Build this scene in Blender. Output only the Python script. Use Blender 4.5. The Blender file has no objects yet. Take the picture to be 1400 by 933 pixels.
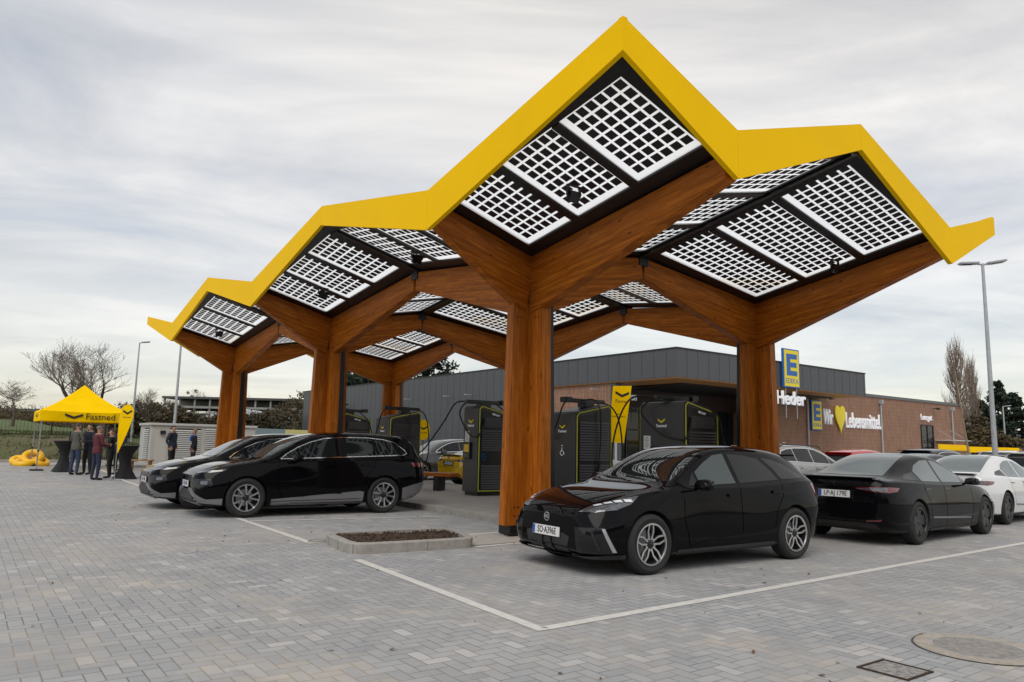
import bpy, bmesh, math, random
from mathutils import Vector, Matrix
from mathutils.bvhtree import BVHTree
import numpy as np
random.seed(7)
sc = bpy.context.scene
COL = sc.collection
R = math.radians
YAW = 0.6316
A = Vector((-math.sin(YAW), math.cos(YAW), 0)); B = Vector((math.cos(YAW), math.sin(YAW), 0)); Z = Vector((0, 0, 1))
ORG = Vector((0.257, 11.994, 0))
CAMZ = 1.4553
def P(u, v, z=0.0): return ORG + A*u + B*v + Z*z
def ss(a, b, x):
    t = min(1, max(0, (x-a)/(b-a))); return t*t*(3-2*t)
def uv_of(p): q = Vector((p[0], p[1], 0))-ORG; return q.dot(A), q.dot(B)
def hgt(u, v):
    h = .2*ss(17, 27, u)
    if u > 29.8:
        w = 1 - .72*ss(-2, 3, v) if v < 25 else .1
        h += w*1.05*ss(29.9, 33.6, u) + .028*max(0, min(u, 160)-33.5)*(.45+.55*(1-ss(5, 60, v)))
    if v > 60: h += .01*min(v-60, 200)
    return h
def gz(x, y): return hgt(*uv_of((x, y)))
# ---------- materials
def nodes_of(m): return m.node_tree.nodes, m.node_tree.links
def pset(b, **k):
    for n, v in k.items():
        n = n.replace('_', ' ')
        if n in b.inputs: b.inputs[n].default_value = v
def mat(name, col, rough=.6, metal=0, var=0, vscale=4, bump=0, bscale=60, coat=0, emit=0, spec=None, stretch=None, col2=None, dirt=0):
    m = bpy.data.materials.new(name); m.use_nodes = True; N, L = nodes_of(m); b = N['Principled BSDF']
    c4 = (*col, 1)
    pset(b, Base_Color=c4, Roughness=rough, Metallic=metal)
    if coat: pset(b, Coat_Weight=coat, Coat_Roughness=.03)
    if spec is not None: b.inputs['Specular IOR Level'].default_value = spec
    if emit: b.inputs['Emission Color'].default_value = c4; b.inputs['Emission Strength'].default_value = emit
    if var or bump or col2:
        tc = N.new('ShaderNodeTexCoord'); mp = N.new('ShaderNodeMapping'); L.new(tc.outputs['Object'], mp.inputs['Vector'])
        if stretch: mp.inputs['Scale'].default_value = stretch
    if var or col2:
        nz = N.new('ShaderNodeTexNoise'); nz.inputs['Scale'].default_value = vscale; nz.inputs['Detail'].default_value = 6; nz.inputs['Roughness'].default_value = .65
        L.new(mp.outputs['Vector'], nz.inputs['Vector'])
        rp = N.new('ShaderNodeValToRGB'); e = rp.color_ramp.elements
        e[0].position = .3; e[1].position = .7
        e[0].color = (*[max(0, x*(1-var)) for x in col], 1); e[1].color = (*(col2 if col2 else [x*(1+var) for x in col]), 1)
        L.new(nz.outputs['Fac'], rp.inputs['Fac']); L.new(rp.outputs['Color'], b.inputs['Base Color'])
        mr = N.new('ShaderNodeMapRange'); mr.inputs['To Min'].default_value = rough*.85; mr.inputs['To Max'].default_value = min(1, rough*1.2)
        L.new(nz.outputs['Fac'], mr.inputs['Value']); L.new(mr.outputs['Result'], b.inputs['Roughness'])
    if bump:
        n2 = N.new('ShaderNodeTexNoise'); n2.inputs['Scale'].default_value = bscale; n2.inputs['Detail'].default_value = 4
        L.new(mp.outputs['Vector'], n2.inputs['Vector'])
        bp = N.new('ShaderNodeBump'); bp.inputs['Strength'].default_value = bump; bp.inputs['Distance'].default_value = .02
        L.new(n2.outputs['Fac'], bp.inputs['Height']); L.new(bp.outputs['Normal'], b.inputs['Normal'])
    return m
def wood_mat(name, c1, c2, c3):
    m = bpy.data.materials.new(name); m.use_nodes = True; N, L = nodes_of(m); b = N['Principled BSDF']
    tc = N.new('ShaderNodeTexCoord'); mp = N.new('ShaderNodeMapping'); mp.inputs['Scale'].default_value = (.55, 9, 9)
    L.new(tc.outputs['Object'], mp.inputs['Vector'])
    nz = N.new('ShaderNodeTexNoise'); nz.inputs['Scale'].default_value = 3; nz.inputs['Detail'].default_value = 9; nz.inputs['Roughness'].default_value = .7; nz.inputs['Distortion'].default_value = .6
    L.new(mp.outputs['Vector'], nz.inputs['Vector'])
    rp = N.new('ShaderNodeValToRGB'); e = rp.color_ramp.elements; e[0].position = .28; e[0].color = (*c1, 1); e[1].position = .72; e[1].color = (*c3, 1)
    x = e.new(.5); x.color = (*c2, 1)
    L.new(nz.outputs['Fac'], rp.inputs['Fac'])
    # lamella boards and knots
    sp = N.new('ShaderNodeSeparateXYZ'); L.new(tc.outputs['Object'], sp.inputs[0])
    ml = N.new('ShaderNodeMath'); ml.operation = 'MULTIPLY'; ml.inputs[1].default_value = 1/.042; L.new(sp.outputs['Z'], ml.inputs[0])
    fl = N.new('ShaderNodeMath'); fl.operation = 'FLOOR'; L.new(ml.outputs[0], fl.inputs[0])
    wn = N.new('ShaderNodeTexWhiteNoise'); wn.noise_dimensions = '1D'; L.new(fl.outputs[0], wn.inputs['W'])
    mr = N.new('ShaderNodeMapRange'); mr.inputs['To Min'].default_value = .8; mr.inputs['To Max'].default_value = 1.12; L.new(wn.outputs['Value'], mr.inputs['Value'])
    vo = N.new('ShaderNodeTexVoronoi'); vo.inputs['Scale'].default_value = 2.4; mp2 = N.new('ShaderNodeMapping'); mp2.inputs['Scale'].default_value = (.8, 2.2, 2.2)
    L.new(tc.outputs['Object'], mp2.inputs['Vector']); L.new(mp2.outputs['Vector'], vo.inputs['Vector'])
    kr = N.new('ShaderNodeMapRange'); kr.inputs['From Min'].default_value = .04; kr.inputs['From Max'].default_value = .12; kr.inputs['To Min'].default_value = .35; kr.inputs['To Max'].default_value = 1
    L.new(vo.outputs['Distance'], kr.inputs['Value'])
    m1 = N.new('ShaderNodeMath'); m1.operation = 'MULTIPLY'; L.new(mr.outputs[0], m1.inputs[0]); L.new(kr.outputs[0], m1.inputs[1])
    vm = N.new('ShaderNodeVectorMath'); vm.operation = 'SCALE'; L.new(rp.outputs['Color'], vm.inputs[0]); L.new(m1.outputs[0], vm.inputs['Scale'])
    L.new(vm.outputs[0], b.inputs['Base Color']); pset(b, Roughness=.42); b.inputs['Specular IOR Level'].default_value = .16
    bp = N.new('ShaderNodeBump'); bp.inputs['Strength'].default_value = .15; bp.inputs['Distance'].default_value = .01
    L.new(nz.outputs['Fac'], bp.inputs['Height']); L.new(bp.outputs['Normal'], b.inputs['Normal'])
    return m
M = {}
M['wood'] = wood_mat('glulam', (.215, .055, .004), (.42, .118, .010), (.64, .22, .026))
M['soffit'] = wood_mat('soffit_wood', (.30, .14, .05), (.42, .21, .08), (.52, .28, .12))
M['yellow'] = mat('fascia_yellow', (1.0, .60, .001), .55, spec=.06, var=.04, vscale=.8, bump=.02, bscale=3)
M['yellow_cloth'] = mat('yellow_cloth', (.95, .60, .001), .8, spec=.05, var=.06, vscale=2, bump=.2, bscale=6)
M['black'] = mat('black_steel', (.008, .008, .009), .4, var=.3, vscale=6)
M['blackgloss'] = mat('black_gloss', (.008, .008, .009), .12)
M['rubber'] = mat('rubber', (.018, .018, .018), .75, var=.25, vscale=12, bump=.25, bscale=50)
M['plastic'] = mat('black_plastic', (.02, .02, .021), .5, bump=.1, bscale=250)
M['charger'] = mat('charger_grey', (.042, .041, .042), .42, var=.1, vscale=3, bump=.04, bscale=300)
M['lime'] = mat('lime_trim', (.55, .55, .02), .4)
M['alu'] = mat('aluminium', (.62, .62, .63), .32, 1, var=.05)
M['alloy'] = mat('machined_alloy', (.60, .60, .61), .28, 1)
M['darkalloy'] = mat('dark_alloy', (.03, .03, .033), .3, .5)
M['silvertrim'] = mat('silver_trim', (.24, .24, .255), .35, .5)
M['chrome'] = mat('chrome', (.8, .8, .8), .1, 1)
M['galv'] = mat('galvanised', (.42, .44, .46), .5, .4, var=.12, vscale=9)
M['concrete'] = mat('concrete', (.36, .34, .31), .85, var=.16, vscale=5, bump=.3, bscale=70)
M['kerb'] = mat('kerb_concrete', (.34, .32, .29), .85, var=.2, vscale=7, bump=.35, bscale=80)
M['white'] = mat('white_paint', (.80, .80, .79), .5, var=.05)
M['letter'] = mat('white_letters', (.85, .86, .9), .4, emit=.12)
M['signyellow'] = mat('sign_yellow', (.85, .68, .02), .4)
M['signblue'] = mat('sign_blue', (.02, .13, .42), .4)
M['glass'] = mat('dark_glass', (.010, .012, .013), .015, spec=.35)
M['glassdaylit'] = mat('daylight_toned_glass', (.055, .072, .072), .015)  # opaque pane; grey-green base colour stands in for daylight seen through it
M['screen'] = mat('screen_glass', (.012, .015, .016), .012, spec=1.0, coat=.5)
M['seam'] = mat('shut_line', (.0008, .0008, .0008), 1, spec=0)
M['glassdaylitpale'] = mat('pale_daylight_toned_glass', (.12, .15, .15), .015, spec=.8)  # opaque pane; raised base colour stands in for bright daylight through the cabin
M['lampglass'] = mat('lamp_glass', (.07, .075, .085), .06, spec=.9, var=.6, vscale=22, coat=1)
M['lampled'] = mat('led_strip', (.75, .77, .80), .15, coat=1)
M['redlamp'] = mat('red_lamp', (.14, .008, .008), .08, coat=1)
M['amber'] = mat('amber', (.6, .15, .02), .2)
M['platewhite'] = mat('plate_white', (.74, .74, .73), .35)
M['plateblue'] = mat('plate_blue', (.01, .07, .42), .35)
M['ink'] = mat('ink_black', (.012, .012, .012), .5)
M['soil'] = mat('soil', (.055, .032, .02), 1, var=.5, vscale=25, bump=1, bscale=30)
M['skin'] = mat('skin', (.45, .25, .17), .55)
M['louvre'] = mat('grey_louvre', (.50, .51, .50), .5)
M['cell'] = mat('solar_cell', (.014, .014, .017), .55, var=.3, vscale=3)
M['bark'] = mat('bark', (.085, .067, .052), .95, var=.35, vscale=10, bump=.5, bscale=30)
M['twig'] = mat('twig', (.15, .12, .10), .95, var=.3, vscale=5)
M['twigwarm'] = mat('twig_warm', (.24, .19, .155), .95, var=.3, vscale=3)
M['conifer'] = mat('conifer_needles', (.014, .028, .014), .8, var=.5, vscale=2)
M['shrub'] = mat('shrub_leaves', (.05, .062, .028), .9, var=.5, vscale=.8, col2=(.10, .075, .045))
def glass_sheet():
    m = bpy.data.materials.new('panel_glass'); m.use_nodes = True; N, L = nodes_of(m)
    N.remove(N['Principled BSDF']); o = N['Material Output']
    t0_ = N.new('ShaderNodeBsdfTransparent'); t0_.inputs[0].default_value = (.93, .95, .95, 1)
    tr = N.new('ShaderNodeBsdfTranslucent'); tr.inputs[0].default_value = (.95, .96, .97, 1)
    t = N.new('ShaderNodeMixShader'); t.inputs[0].default_value = .78; L.new(t0_.outputs[0], t.inputs[1]); L.new(tr.outputs[0], t.inputs[2])
    g = N.new('ShaderNodeBsdfGlossy'); g.inputs['Roughness'].default_value = .04
    x = N.new('ShaderNodeMixShader'); x.inputs[0].default_value = .05
    L.new(t.outputs[0], x.inputs[1]); L.new(g.outputs[0], x.inputs[2]); L.new(x.outputs[0], o.inputs[0])
    return m
M['sheet'] = glass_sheet()
def paint(name, col, rough=.055, metal=0):
    m = mat(name, col, rough, metal, coat=0 if sum(col) < .1 else .6, spec=.13 if sum(col) < .03 else None)
    return m
# ---------- mesh helpers
class MB:
    def __init__(s): s.v = []; s.f = []; s.mi = []; s.ms = []
    def _m(s, m):
        if m not in s.ms: s.ms.append(m)
        return s.ms.index(m)
    def add(s, vs, fs, m=None):
        o = len(s.v); s.v += [tuple(p) for p in vs]; k = s._m(m)
        for f in fs: s.f.append(tuple(i+o for i in f)); s.mi.append(k)
    def box(s, c, d, m=None, mx=None):
        x, y, z = [k/2 for k in d]; c = Vector(c)
        vs = [Vector((a*x, b*y, e*z)) for a in (-1, 1) for b in (-1, 1) for e in (-1, 1)]
        if mx is not None: vs = [mx @ q for q in vs]
        s.add([c+q for q in vs], [(0, 1, 3, 2), (4, 6, 7, 5), (0, 4, 5, 1), (2, 3, 7, 6), (0, 2, 6, 4), (1, 5, 7, 3)], m)
    def hexa(s, q, m=None):  # q: 4 bottom, 4 top in matching order
        s.add(q, [(3, 2, 1, 0), (4, 5, 6, 7), (0, 1, 5, 4), (1, 2, 6, 5), (2, 3, 7, 6), (3, 0, 4, 7)], m)
    def tube(s, pts, rad, n=6, m=None, cap=True):
        pts = [Vector(p) for p in pts]
        if not isinstance(rad, (list, tuple)): rad = [rad]*len(pts)
        o = len(s.v); vs = []; up = None
        for i, p in enumerate(pts):
            t = (pts[min(i+1, len(pts)-1)]-pts[max(i-1, 0)]).normalized()
            if up is None: up = Vector((0, 0, 1)) if abs(t.z) < .9 else Vector((1, 0, 0))
            a = t.cross(up)
            if a.length < 1e-5: a = t.cross(Vector((0, 1, 0)))
            a.normalize(); b = a.cross(t).normalized(); up = b
            for k in range(n):
                w = 2*math.pi*k/n; vs.append(p+(a*math.cos(w)+b*math.sin(w))*rad[i])
        fs = []
        for i in range(len(pts)-1):
            for k in range(n):
                k2 = (k+1) % n; fs.append((i*n+k, i*n+k2, (i+1)*n+k2, (i+1)*n+k))
        if cap and n > 2: fs.append(tuple(range(n-1, -1, -1))); fs.append(tuple((len(pts)-1)*n+k for k in range(n)))
        s.add(vs, fs, m)
    def lathe(s, prof, n=32, axis='y', m=None, c=(0, 0, 0)):  # prof: (r, a)
        vs = []; c = Vector(c)
        for r, a in prof:
            for k in range(n):
                w = 2*math.pi*k/n; x, y = r*math.cos(w), r*math.sin(w)
                vs.append(c+(Vector((x, a, y)) if axis == 'y' else Vector((x, y, a))))
        fs = []
        for i in range(len(prof)-1):
            for k in range(n):
                k2 = (k+1) % n
                fs.append((i*n+k, i*n+k2, (i+1)*n+k2, (i+1)*n+k))
        s.add(vs, fs, m)
    def prism(s, poly, h, fr, m=None):  # poly in 2D of frame fr(a,b,c)->Vector, extruded c 0..h
        n = len(poly); vs = [fr(a, b, 0) for a, b in poly]+[fr(a, b, h) for a, b in poly]
        s.add(vs, [tuple(range(n-1, -1, -1)), tuple(range(n, 2*n))]+[(i, (i+1) % n, n+(i+1) % n, n+i) for i in range(n)], m)
    def build(s, name, m=None, parent=None, smooth=False, mx=None, bevel=0, recalc=True):
        me = bpy.data.meshes.new(name); vs = s.v
        if mx is not None:
            iv = mx.inverted(); vs = [iv @ Vector(v) for v in vs]
        me.from_pydata([tuple(v) for v in vs], [], s.f)
        for k in s.ms: me.materials.append(k if k is not None else (m if m else M['black']))
        me.polygons.foreach_set('material_index', s.mi)
        bm = bmesh.new(); bm.from_mesh(me)
        if recalc: bmesh.ops.recalc_face_normals(bm, faces=bm.faces)
        if bevel:
            bmesh.ops.bevel(bm, geom=[e for e in bm.edges if e.is_manifold and e.calc_face_angle(0) > .5], offset=bevel, segments=2, affect='EDGES', clamp_overlap=True)
        bm.to_mesh(me); bm.free()
        if smooth: me.polygons.foreach_set('use_smooth', [True]*len(me.polygons))
        if smooth == 'auto':
            me.set_sharp_from_angle(angle=R(35))
        me.update()
        return link(name, me, parent, mx)
def link(name, me, parent=None, mx=None):
    o = bpy.data.objects.new(name, me); COL.objects.link(o)
    if parent is not None:
        o.parent = parent
        o.matrix_parent_inverse = Matrix.Identity(4)
        W = mx if mx is not None else None
        if W is not None: o.matrix_basis = world_of(parent).inverted() @ W
        elif getattr(parent, 'get', lambda *_: 0)('world_children'): o.matrix_basis = world_of(parent).inverted()
        if parent.get('world_children'): o['world_children'] = 1
    elif mx is not None: o.matrix_basis = mx
    return o
def world_of(o):
    w = o.matrix_basis.copy()
    while o.parent is not None: o = o.parent; w = o.matrix_basis @ w
    return w
def thing(name, label, cat, loc=(0, 0, 0), rz=0, group=None, world=True, scale=1):
    """an Empty at the base of a thing; with world=True its parts are given in world coordinates"""
    o = bpy.data.objects.new(name, None); COL.objects.link(o); o.empty_display_size = .2
    o.matrix_basis = Matrix.Translation(Vector(loc)) @ Matrix.Rotation(rz, 4, 'Z') @ Matrix.Scale(scale, 4)
    if world: o['world_children'] = 1
    return tag(o, label, cat, group)
def tag(o, label=None, cat=None, group=None, kind=None):
    if label: o['label'] = label
    if cat: o['category'] = cat
    if group: o['group'] = group
    if kind: o['kind'] = kind
    return o
def copy_tree(o, parent=None, swap=None):
    c = o.copy(); COL.objects.link(c); c.parent = parent
    if swap:
        for k, s in enumerate(c.material_slots):
            if s.material in swap: nm = swap[s.material]; s.link = 'OBJECT'; s.material = nm
    for ch in [x for x in list(o.children)]: copy_tree(ch, c, swap)
    return c
def frame3(org, right, up=None):
    r = Vector(right).normalized(); u = Vector(up).normalized() if up else Vector((0, 0, 1)); n = r.cross(u).normalized()
    mx = Matrix((r, u, n)).transposed().to_4x4(); mx.translation = Vector(org); return mx   # local z = out of the face
def text(name, s, size, mx, m, parent, ext=.004, off=0, sx=1.0, align='CENTER', label=None):
    cu = bpy.data.curves.new(name, 'FONT'); cu.body = s; cu.size = size; cu.extrude = ext; cu.offset = off; cu.align_x = align; cu.align_y = 'CENTER'; cu.resolution_u = 3
    t = bpy.data.objects.new(name+'_tmp', cu); COL.objects.link(t)
    dg = bpy.context.evaluated_depsgraph_get(); me = bpy.data.meshes.new_from_object(t.evaluated_get(dg)); bpy.data.objects.remove(t)
    me.transform(Matrix.Diagonal((sx, 1, 1, 1))); me.materials.clear(); me.materials.append(m); me.name = name
    o = bpy.data.objects.new(name, me); COL.objects.link(o); o.parent = parent
    o.matrix_basis = world_of(parent).inverted() @ mx if (parent is not None and parent.get('world_children')) else mx
    if parent is not None and parent.get('world_children'): o['world_children'] = 1
    return o
def text_fit(name, s, wall_u, va, vb, z0, z1, m, parent, ext=.04, off=.01):
    mx = frame3(P(wall_u, (va+vb)/2, (z0+z1)/2), B); o = text(name, s, 1.0, mx, m, parent, ext, off)
    xs_ = [v.co.x for v in o.data.vertices]; ys_ = [v.co.y for v in o.data.vertices]
    cx_, cy_ = (max(xs_)+min(xs_))/2, (max(ys_)+min(ys_))/2; kx, ky = (vb-va)/(max(xs_)-min(xs_)), (z1-z0)/(max(ys_)-min(ys_))
    for v in o.data.vertices: v.co.x = (v.co.x-cx_)*kx; v.co.y = (v.co.y-cy_)*ky
    return o
def flat(name, poly, mx, m, parent, h=.004):
    mb = MB(); mb.prism(poly, h, lambda a, b, c: Vector((a, b, c)), m)
    me_o = mb.build(name, m, None)
    me_o.parent = parent
    me_o.matrix_basis = world_of(parent).inverted() @ mx if (parent is not None and parent.get('world_children')) else mx
    if parent is not None and parent.get('world_children'): me_o['world_children'] = 1
    return me_o
def chevron(w): return [(-w, .42*w), (-w, .02*w), (0, -.55*w), (w, .02*w), (w, .42*w), (0, -.12*w)]
# ---------- the charging canopy: folded solar roof on six cross-shaped timber columns
CU = [.31, 8.83, 17.35]; CV = [.29, 6.50]
VU = [0, 8.52, 17.04]; U0, U1, V0, V1 = -4.15, 21.4, -1.96, 7.40
zP, zV, zC = 5.66, 5.08, 4.58
PU = [U0, 4.26, 12.78, U1]; PV = [V0, 2.91, V1]
cano = thing('solar_canopy', 'tall folded charging canopy with yellow edge, solar glass roof and six timber columns', 'canopy', P(CU[0], CV[0], 0))
def beam(name, p, q, w, d0, d1, m, parent, z_down=True):
    """tapered beam, its top edge on the line p-q; object x axis along it so the grain runs lengthwise"""
    p, q = Vector(p), Vector(q); x = (q-p).normalized(); y = Z.cross(x).normalized(); z = x.cross(y); L = (q-p).length
    mx = Matrix((x, y, z)).transposed().to_4x4(); mx.translation = p
    mb = MB(); k = z.z
    vs = []
    for X, d in ((0, d0), (L, d1)):
        for yy in (-w/2, w/2):
            for zz in (-d*k, 0): vs.append(mx @ Vector((X, yy, zz)))
    mb.add(vs, [(0, 1, 3, 2), (4, 6, 7, 5), (0, 4, 5, 1), (2, 3, 7, 6), (0, 2, 6, 4), (1, 5, 7, 3)], m)
    return mb.build(name, m, parent, mx=mx, bevel=.012)
ARMT = .22
for i in range(3):
    for j in range(2):
        cu, cv = CU[i], CV[j]
        if True:
            # timber cross column, wings widen to the foot; local x = up
            mx = Matrix((Z, A, -B)).transposed().to_4x4(); mx = Matrix(((Z.x, B.x, A.x), (Z.y, B.y, A.y), (Z.z, B.z, A.z))).to_4x4(); mx.translation = P(cu, cv, 0)
            mb = MB(); t = .1
            def ring(z, L):
                pts = [(L, -t), (L, t), (t, t), (t, L), (-t, L), (-t, t), (-L, t), (-L, -t), (-t, -t), (-t, -L), (t, -L), (t, -t)]
                return [P(cu+a, cv+b, z) for a, b in pts]
            r0, r1 = ring(.17, .50), ring(3.82, .42)
            mb.add(r0+r1, [tuple(range(11, -1, -1)), tuple(range(12, 24))]+[(k, (k+1) % 12, 12+(k+1) % 12, 12+k) for k in range(12)], M['wood'])
            c = mb.build('column', M['wood'], cano, mx=mx, bevel=.01)
            mb = MB()   # steel service plates in two of the re-entrant corners
            for a, b in ((-1, 1), (1, -1)):
                q = []
                for z, s in ((.02, .33), (3.9, .27)):
                    q += [P(cu+a*(t+.004), cv+b*(t+.004), z), P(cu+a*s, cv+b*(t+.004), z), P(cu+a*s, cv+b*s, z), P(cu+a*(t+.004), cv+b*s, z)]
                mb.hexa(q)
            mb.build('service_plate', M['black'], c)
            mb = MB(); mb.box(P(cu, cv, .085), (.8, .16, .17), mx=Matrix.Rotation(YAW, 3, 'Z')); mb.box(P(cu, cv, .083), (.16, .8, .166), mx=Matrix.Rotation(YAW, 3, 'Z'))
            for a, b in ((.33, .1), (.25, .1), (-.33, -.1), (.1, .33), (-.1, -.33), (-.1, -.25), (.1, .25)):
                mb.tube([P(cu+a, cv+b*1.0, .05), P(cu+a*1.0, cv+b*1.4, .05)], .025, 8)
            mb.build('steel_foot', M['black'], c)
            mb = MB(); r0, r1 = ring(3.80, .424), ring(3.812, .424); r0 = [P(cu, cv, 3.80)+(q_-P(cu, cv, 3.80))*1.012 for q_ in r0]; r1 = [P(cu, cv, 3.812)+(q_-P(cu, cv, 3.812))*1.012 for q_ in r1]
            mb.add(r0+r1, [tuple(range(11, -1, -1)), tuple(range(12, 24))]+[(k, (k+1) % 12, 12+(k+1) % 12, 12+k) for k in range(12)], M['black'])
            mb.build('joint_plate', M['black'], c)
            mb = MB()
            for zz_ in (3.55, 3.72, .32, .46):
                k_ = .44+.0*zz_
                for a, b, nx, ny in ((-.26, -.1, 0, -1), (-.1, -.26, -1, 0), (-.34, -.1, 0, -1), (-.1, -.34, -1, 0)): mb.tube([P(cu+a, cv+b, zz_), P(cu+a+nx*.006, cv+b+ny*.006, zz_)], .014, 8)
            mb.build('bolt_heads', M['black'], c)
        ends = [(VU[i]+(0), V0 if j == 0 else 2.91, 0), (VU[i], 2.91 if j == 0 else V1-.0, 0),
                (U0 if i == 0 else (PU[i]), [0, 5.63][j], 1), (PU[i+1], [0, 5.63][j], 1)]
        for k, (eu, ev, ax) in enumerate(ends):
            if ax == 0 and abs(ev-2.91) < .01: eu = cu
            if ax == 1 and 0 < eu < 20: ev = cv
            inner = (ax == 0 and abs(ev-2.91) < .01) or (ax == 1 and 0 < eu < 20)
            d1 = .40 if inner else .33
            v = Vector((eu-cu, ev-cv)); n = v.normalized()
            e2 = (eu-n.x*(.06 if inner else .15), ev-n.y*(.06 if inner else .15))
            beam('arm', P(cu, cv, zC+.02), P(e2[0], e2[1], zV-.03), .2-.004*k, 1.0, d1, M['wood'], c)
def lerp(a, b, t): return a+(b-a)*t
gl = MB(); hub = MB()
frame_mb = MB(); npan = 0
for i in range(3):
    for j in range(2):
        for a in (0, 1):
            for b in (0, 1):
                cu, cv = CU[i], CV[j]
                pu = PU[i] if a == 0 else PU[i+1]; pv = PV[j] if b == 0 else PV[j+1]
                bu = VU[i] if ((j == 0 and b == 0) or (j == 1 and b == 1)) else cu
                bv = [0, 5.63][j] if ((i == 0 and a == 0) or (i == 2 and a == 1)) else cv
                ou = (i == 0 and a == 0) or (i == 2 and a == 1); ov = (j == 0 and b == 0) or (j == 1 and b == 1)
                if ou: pu += .075 if a == 0 else -.075
                if ov: pv += .075 if b == 0 else -.075
                c00 = (cu, cv, zC); c10 = (pu, bv, zV); c01 = (bu, pv, zV); c11 = (pu, pv, 5.44 if (i == 0 and a == 0 and j == 1 and b == 1) else zP+.15 if (i == 0 and a == 0 and j != b) else zP)
                def q(s, t, dz=0):
                    w = [(1-s)*(1-t), s*(1-t), (1-s)*t, s*t]
                    cc = [c00, c10, c01, c11]
                    return P(*[sum(w[k]*cc[k][m] for k in range(4)) for m in range(3)][:2], sum(w[k]*cc[k][2] for k in range(4))+dz)
                Ls = abs(pu-cu); Lt = abs(pv-cv)
                s0, s1 = .34/Ls, 1-.22/Ls; t0, t1 = .34/Lt, 1-.20/Lt
                def slab(sa, sb, ta, tb, za=-.0, zb=.045, mbx=None, m=None):
                    (mbx or frame_mb).hexa([q(sa, ta, za), q(sb, ta, za), q(sb, tb, za), q(sa, tb, za), q(sa, ta, zb), q(sb, ta, zb), q(sb, tb, zb), q(sa, tb, zb)], m)
                e = .001
                slab(0, 1, 0, t0); slab(0, 1, t1, 1, -.0); slab(0, s0, t0+e, t1-e); slab(s1, 1, t0+e, t1-e)
                # edge purlins standing below the sheet give the sheet a depth at the ridge
                
                if not ov: slab(0, 1, t1+.02, 1, -.05, -.003)
                
                if not ou: slab(s1+.012, 1, .02, t1, -.04, -.004)
                mul = .14/Ls; w3 = ((s1-s0)-2*mul)/3
                for k in range(3):
                    sa = s0+k*(w3+mul); sb = sa+w3
                    if k < 2: slab(sb, sb+mul, t0+e, t1-e, -.018, .026, frame_mb, None)
                    mb = MB(); mb.add([q(sa, t0, .028), q(sb, t0, .028), q(sb, t1, .028), q(sa, t1, .028)], [(0, 1, 2, 3)], M['sheet'])
                    pan = mb.build('solar_panel', M['sheet'], cano, recalc=False)
                    # cells
                    ms = .03/Ls; mt_lo = .12/Lt; mt = .02/Lt; ms_lo = .1/Ls
                    A0, A1 = sa+ms_lo, sb-ms; B0, B1 = t0+mt_lo, t1-mt
                    na = max(3, round((A1-A0)*Ls/.185)); nb = max(4, round((B1-B0)*Lt/.185))
                    cb = MB()
                    for x in range(na):
                        for y in range(nb):
                            x0 = lerp(A0, A1, (x+.11)/na); x1 = lerp(A0, A1, (x+.89)/na); y0 = lerp(B0, B1, (y+.11)/nb); y1 = lerp(B0, B1, (y+.89)/nb)
                            cb.add([q(x0, y0, .022), q(x1, y0, .022), q(x1, y1, .022), q(x0, y1, .022)], [(0, 1, 2, 3)], M['cell'])
                    cb.build('solar_cells', M['cell'], pan, recalc=False)
                    mb = MB(); r_ = .018   # thin bright aluminium edge on the mullion side
                    mb.hexa([q(sa, t0+e, .0), q(sa+r_/Ls, t0+e, .0), q(sa+r_/Ls, t1-e, .0), q(sa, t1-e, .0), q(sa, t0+e, .018), q(sa+r_/Ls, t0+e, .018), q(sa+r_/Ls, t1-e, .018), q(sa, t1-e, .018)])
                    mb.build('edge_profile', M['alu'], pan)
        # black node plates where arms meet
frame_mb.build('roof_frame', M['black'], cano)
for i in range(3): nb_ = MB(); nb_.box(P(CU[i], 2.91, zV-.09), (.24, .24, .2), mx=Matrix.Rotation(YAW, 3, 'Z')); nb_.build('node_plate', M['black'], cano)
for pu in PU[1:3]:
    for cv in CV: nb_ = MB(); nb_.box(P(pu, cv, zV-.09), (.24, .24, .2), mx=Matrix.Rotation(YAW, 3, 'Z')); nb_.build('node_plate', M['black'], cano)
# yellow fascia, one bent plate per segment
def fascia(seq, inward):
    for k in range(len(seq)-1):
        (ua, va, ba, ta), (ub, vb, bb, tb) = seq[k], seq[k+1]
        d = Vector((ub-ua, vb-va)).normalized()*.002
        ua += d.x; va += d.y; ub -= d.x; vb -= d.y
        iu, iv = inward[0]*.07, inward[1]*.07
        mb = MB(); pa, pb = P(ua, va, ba), P(ub, vb, bb); pa2, pb2 = P(ua+iu, va+iv, ba), P(ub+iu, vb+iv, bb)
        mb.hexa([pa, pb, pb2, pa2, P(ua, va, ta), P(ub, vb, tb), P(ub+iu, vb+iv, tb), P(ua+iu, va+iv, ta)])
        mb.build('fascia_panel', M['yellow'], cano)
bP, tP, bV, tV = 5.67, 6.065, 4.62, 5.24
fL = [(U0, V0, bP+.02, tP+.02), (0, V0, bV, tV), (4.26, V0, bP, tP), (8.52, V0, bV, tV), (12.78, V0, bP, tP), (17.04, V0, bV, tV), (21.45, V0, 5.70, 6.0)]
fR = [(U0, V0, bP+.02, tP+.02), (U0, 0, bV+.086, tV+.086), (U0, 2.91, bP+.163, tP+.163), (U0, 5.63, bV-.05, tV-.05), (U0, 7.42, 5.40, 5.72)]
fascia(fL, (0, 1)); fascia(fR, (1, 0))
fB = [(U0, V1, 5.40, 5.72)]+[(VU[0], V1, bV, tV), (4.26, V1, bP, tP), (8.52, V1, bV, tV), (12.78, V1, bP, tP), (17.04, V1, bV, tV), (21.4, V1, 5.7, 6.0)]
fascia(fB, (0, -1))
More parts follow.
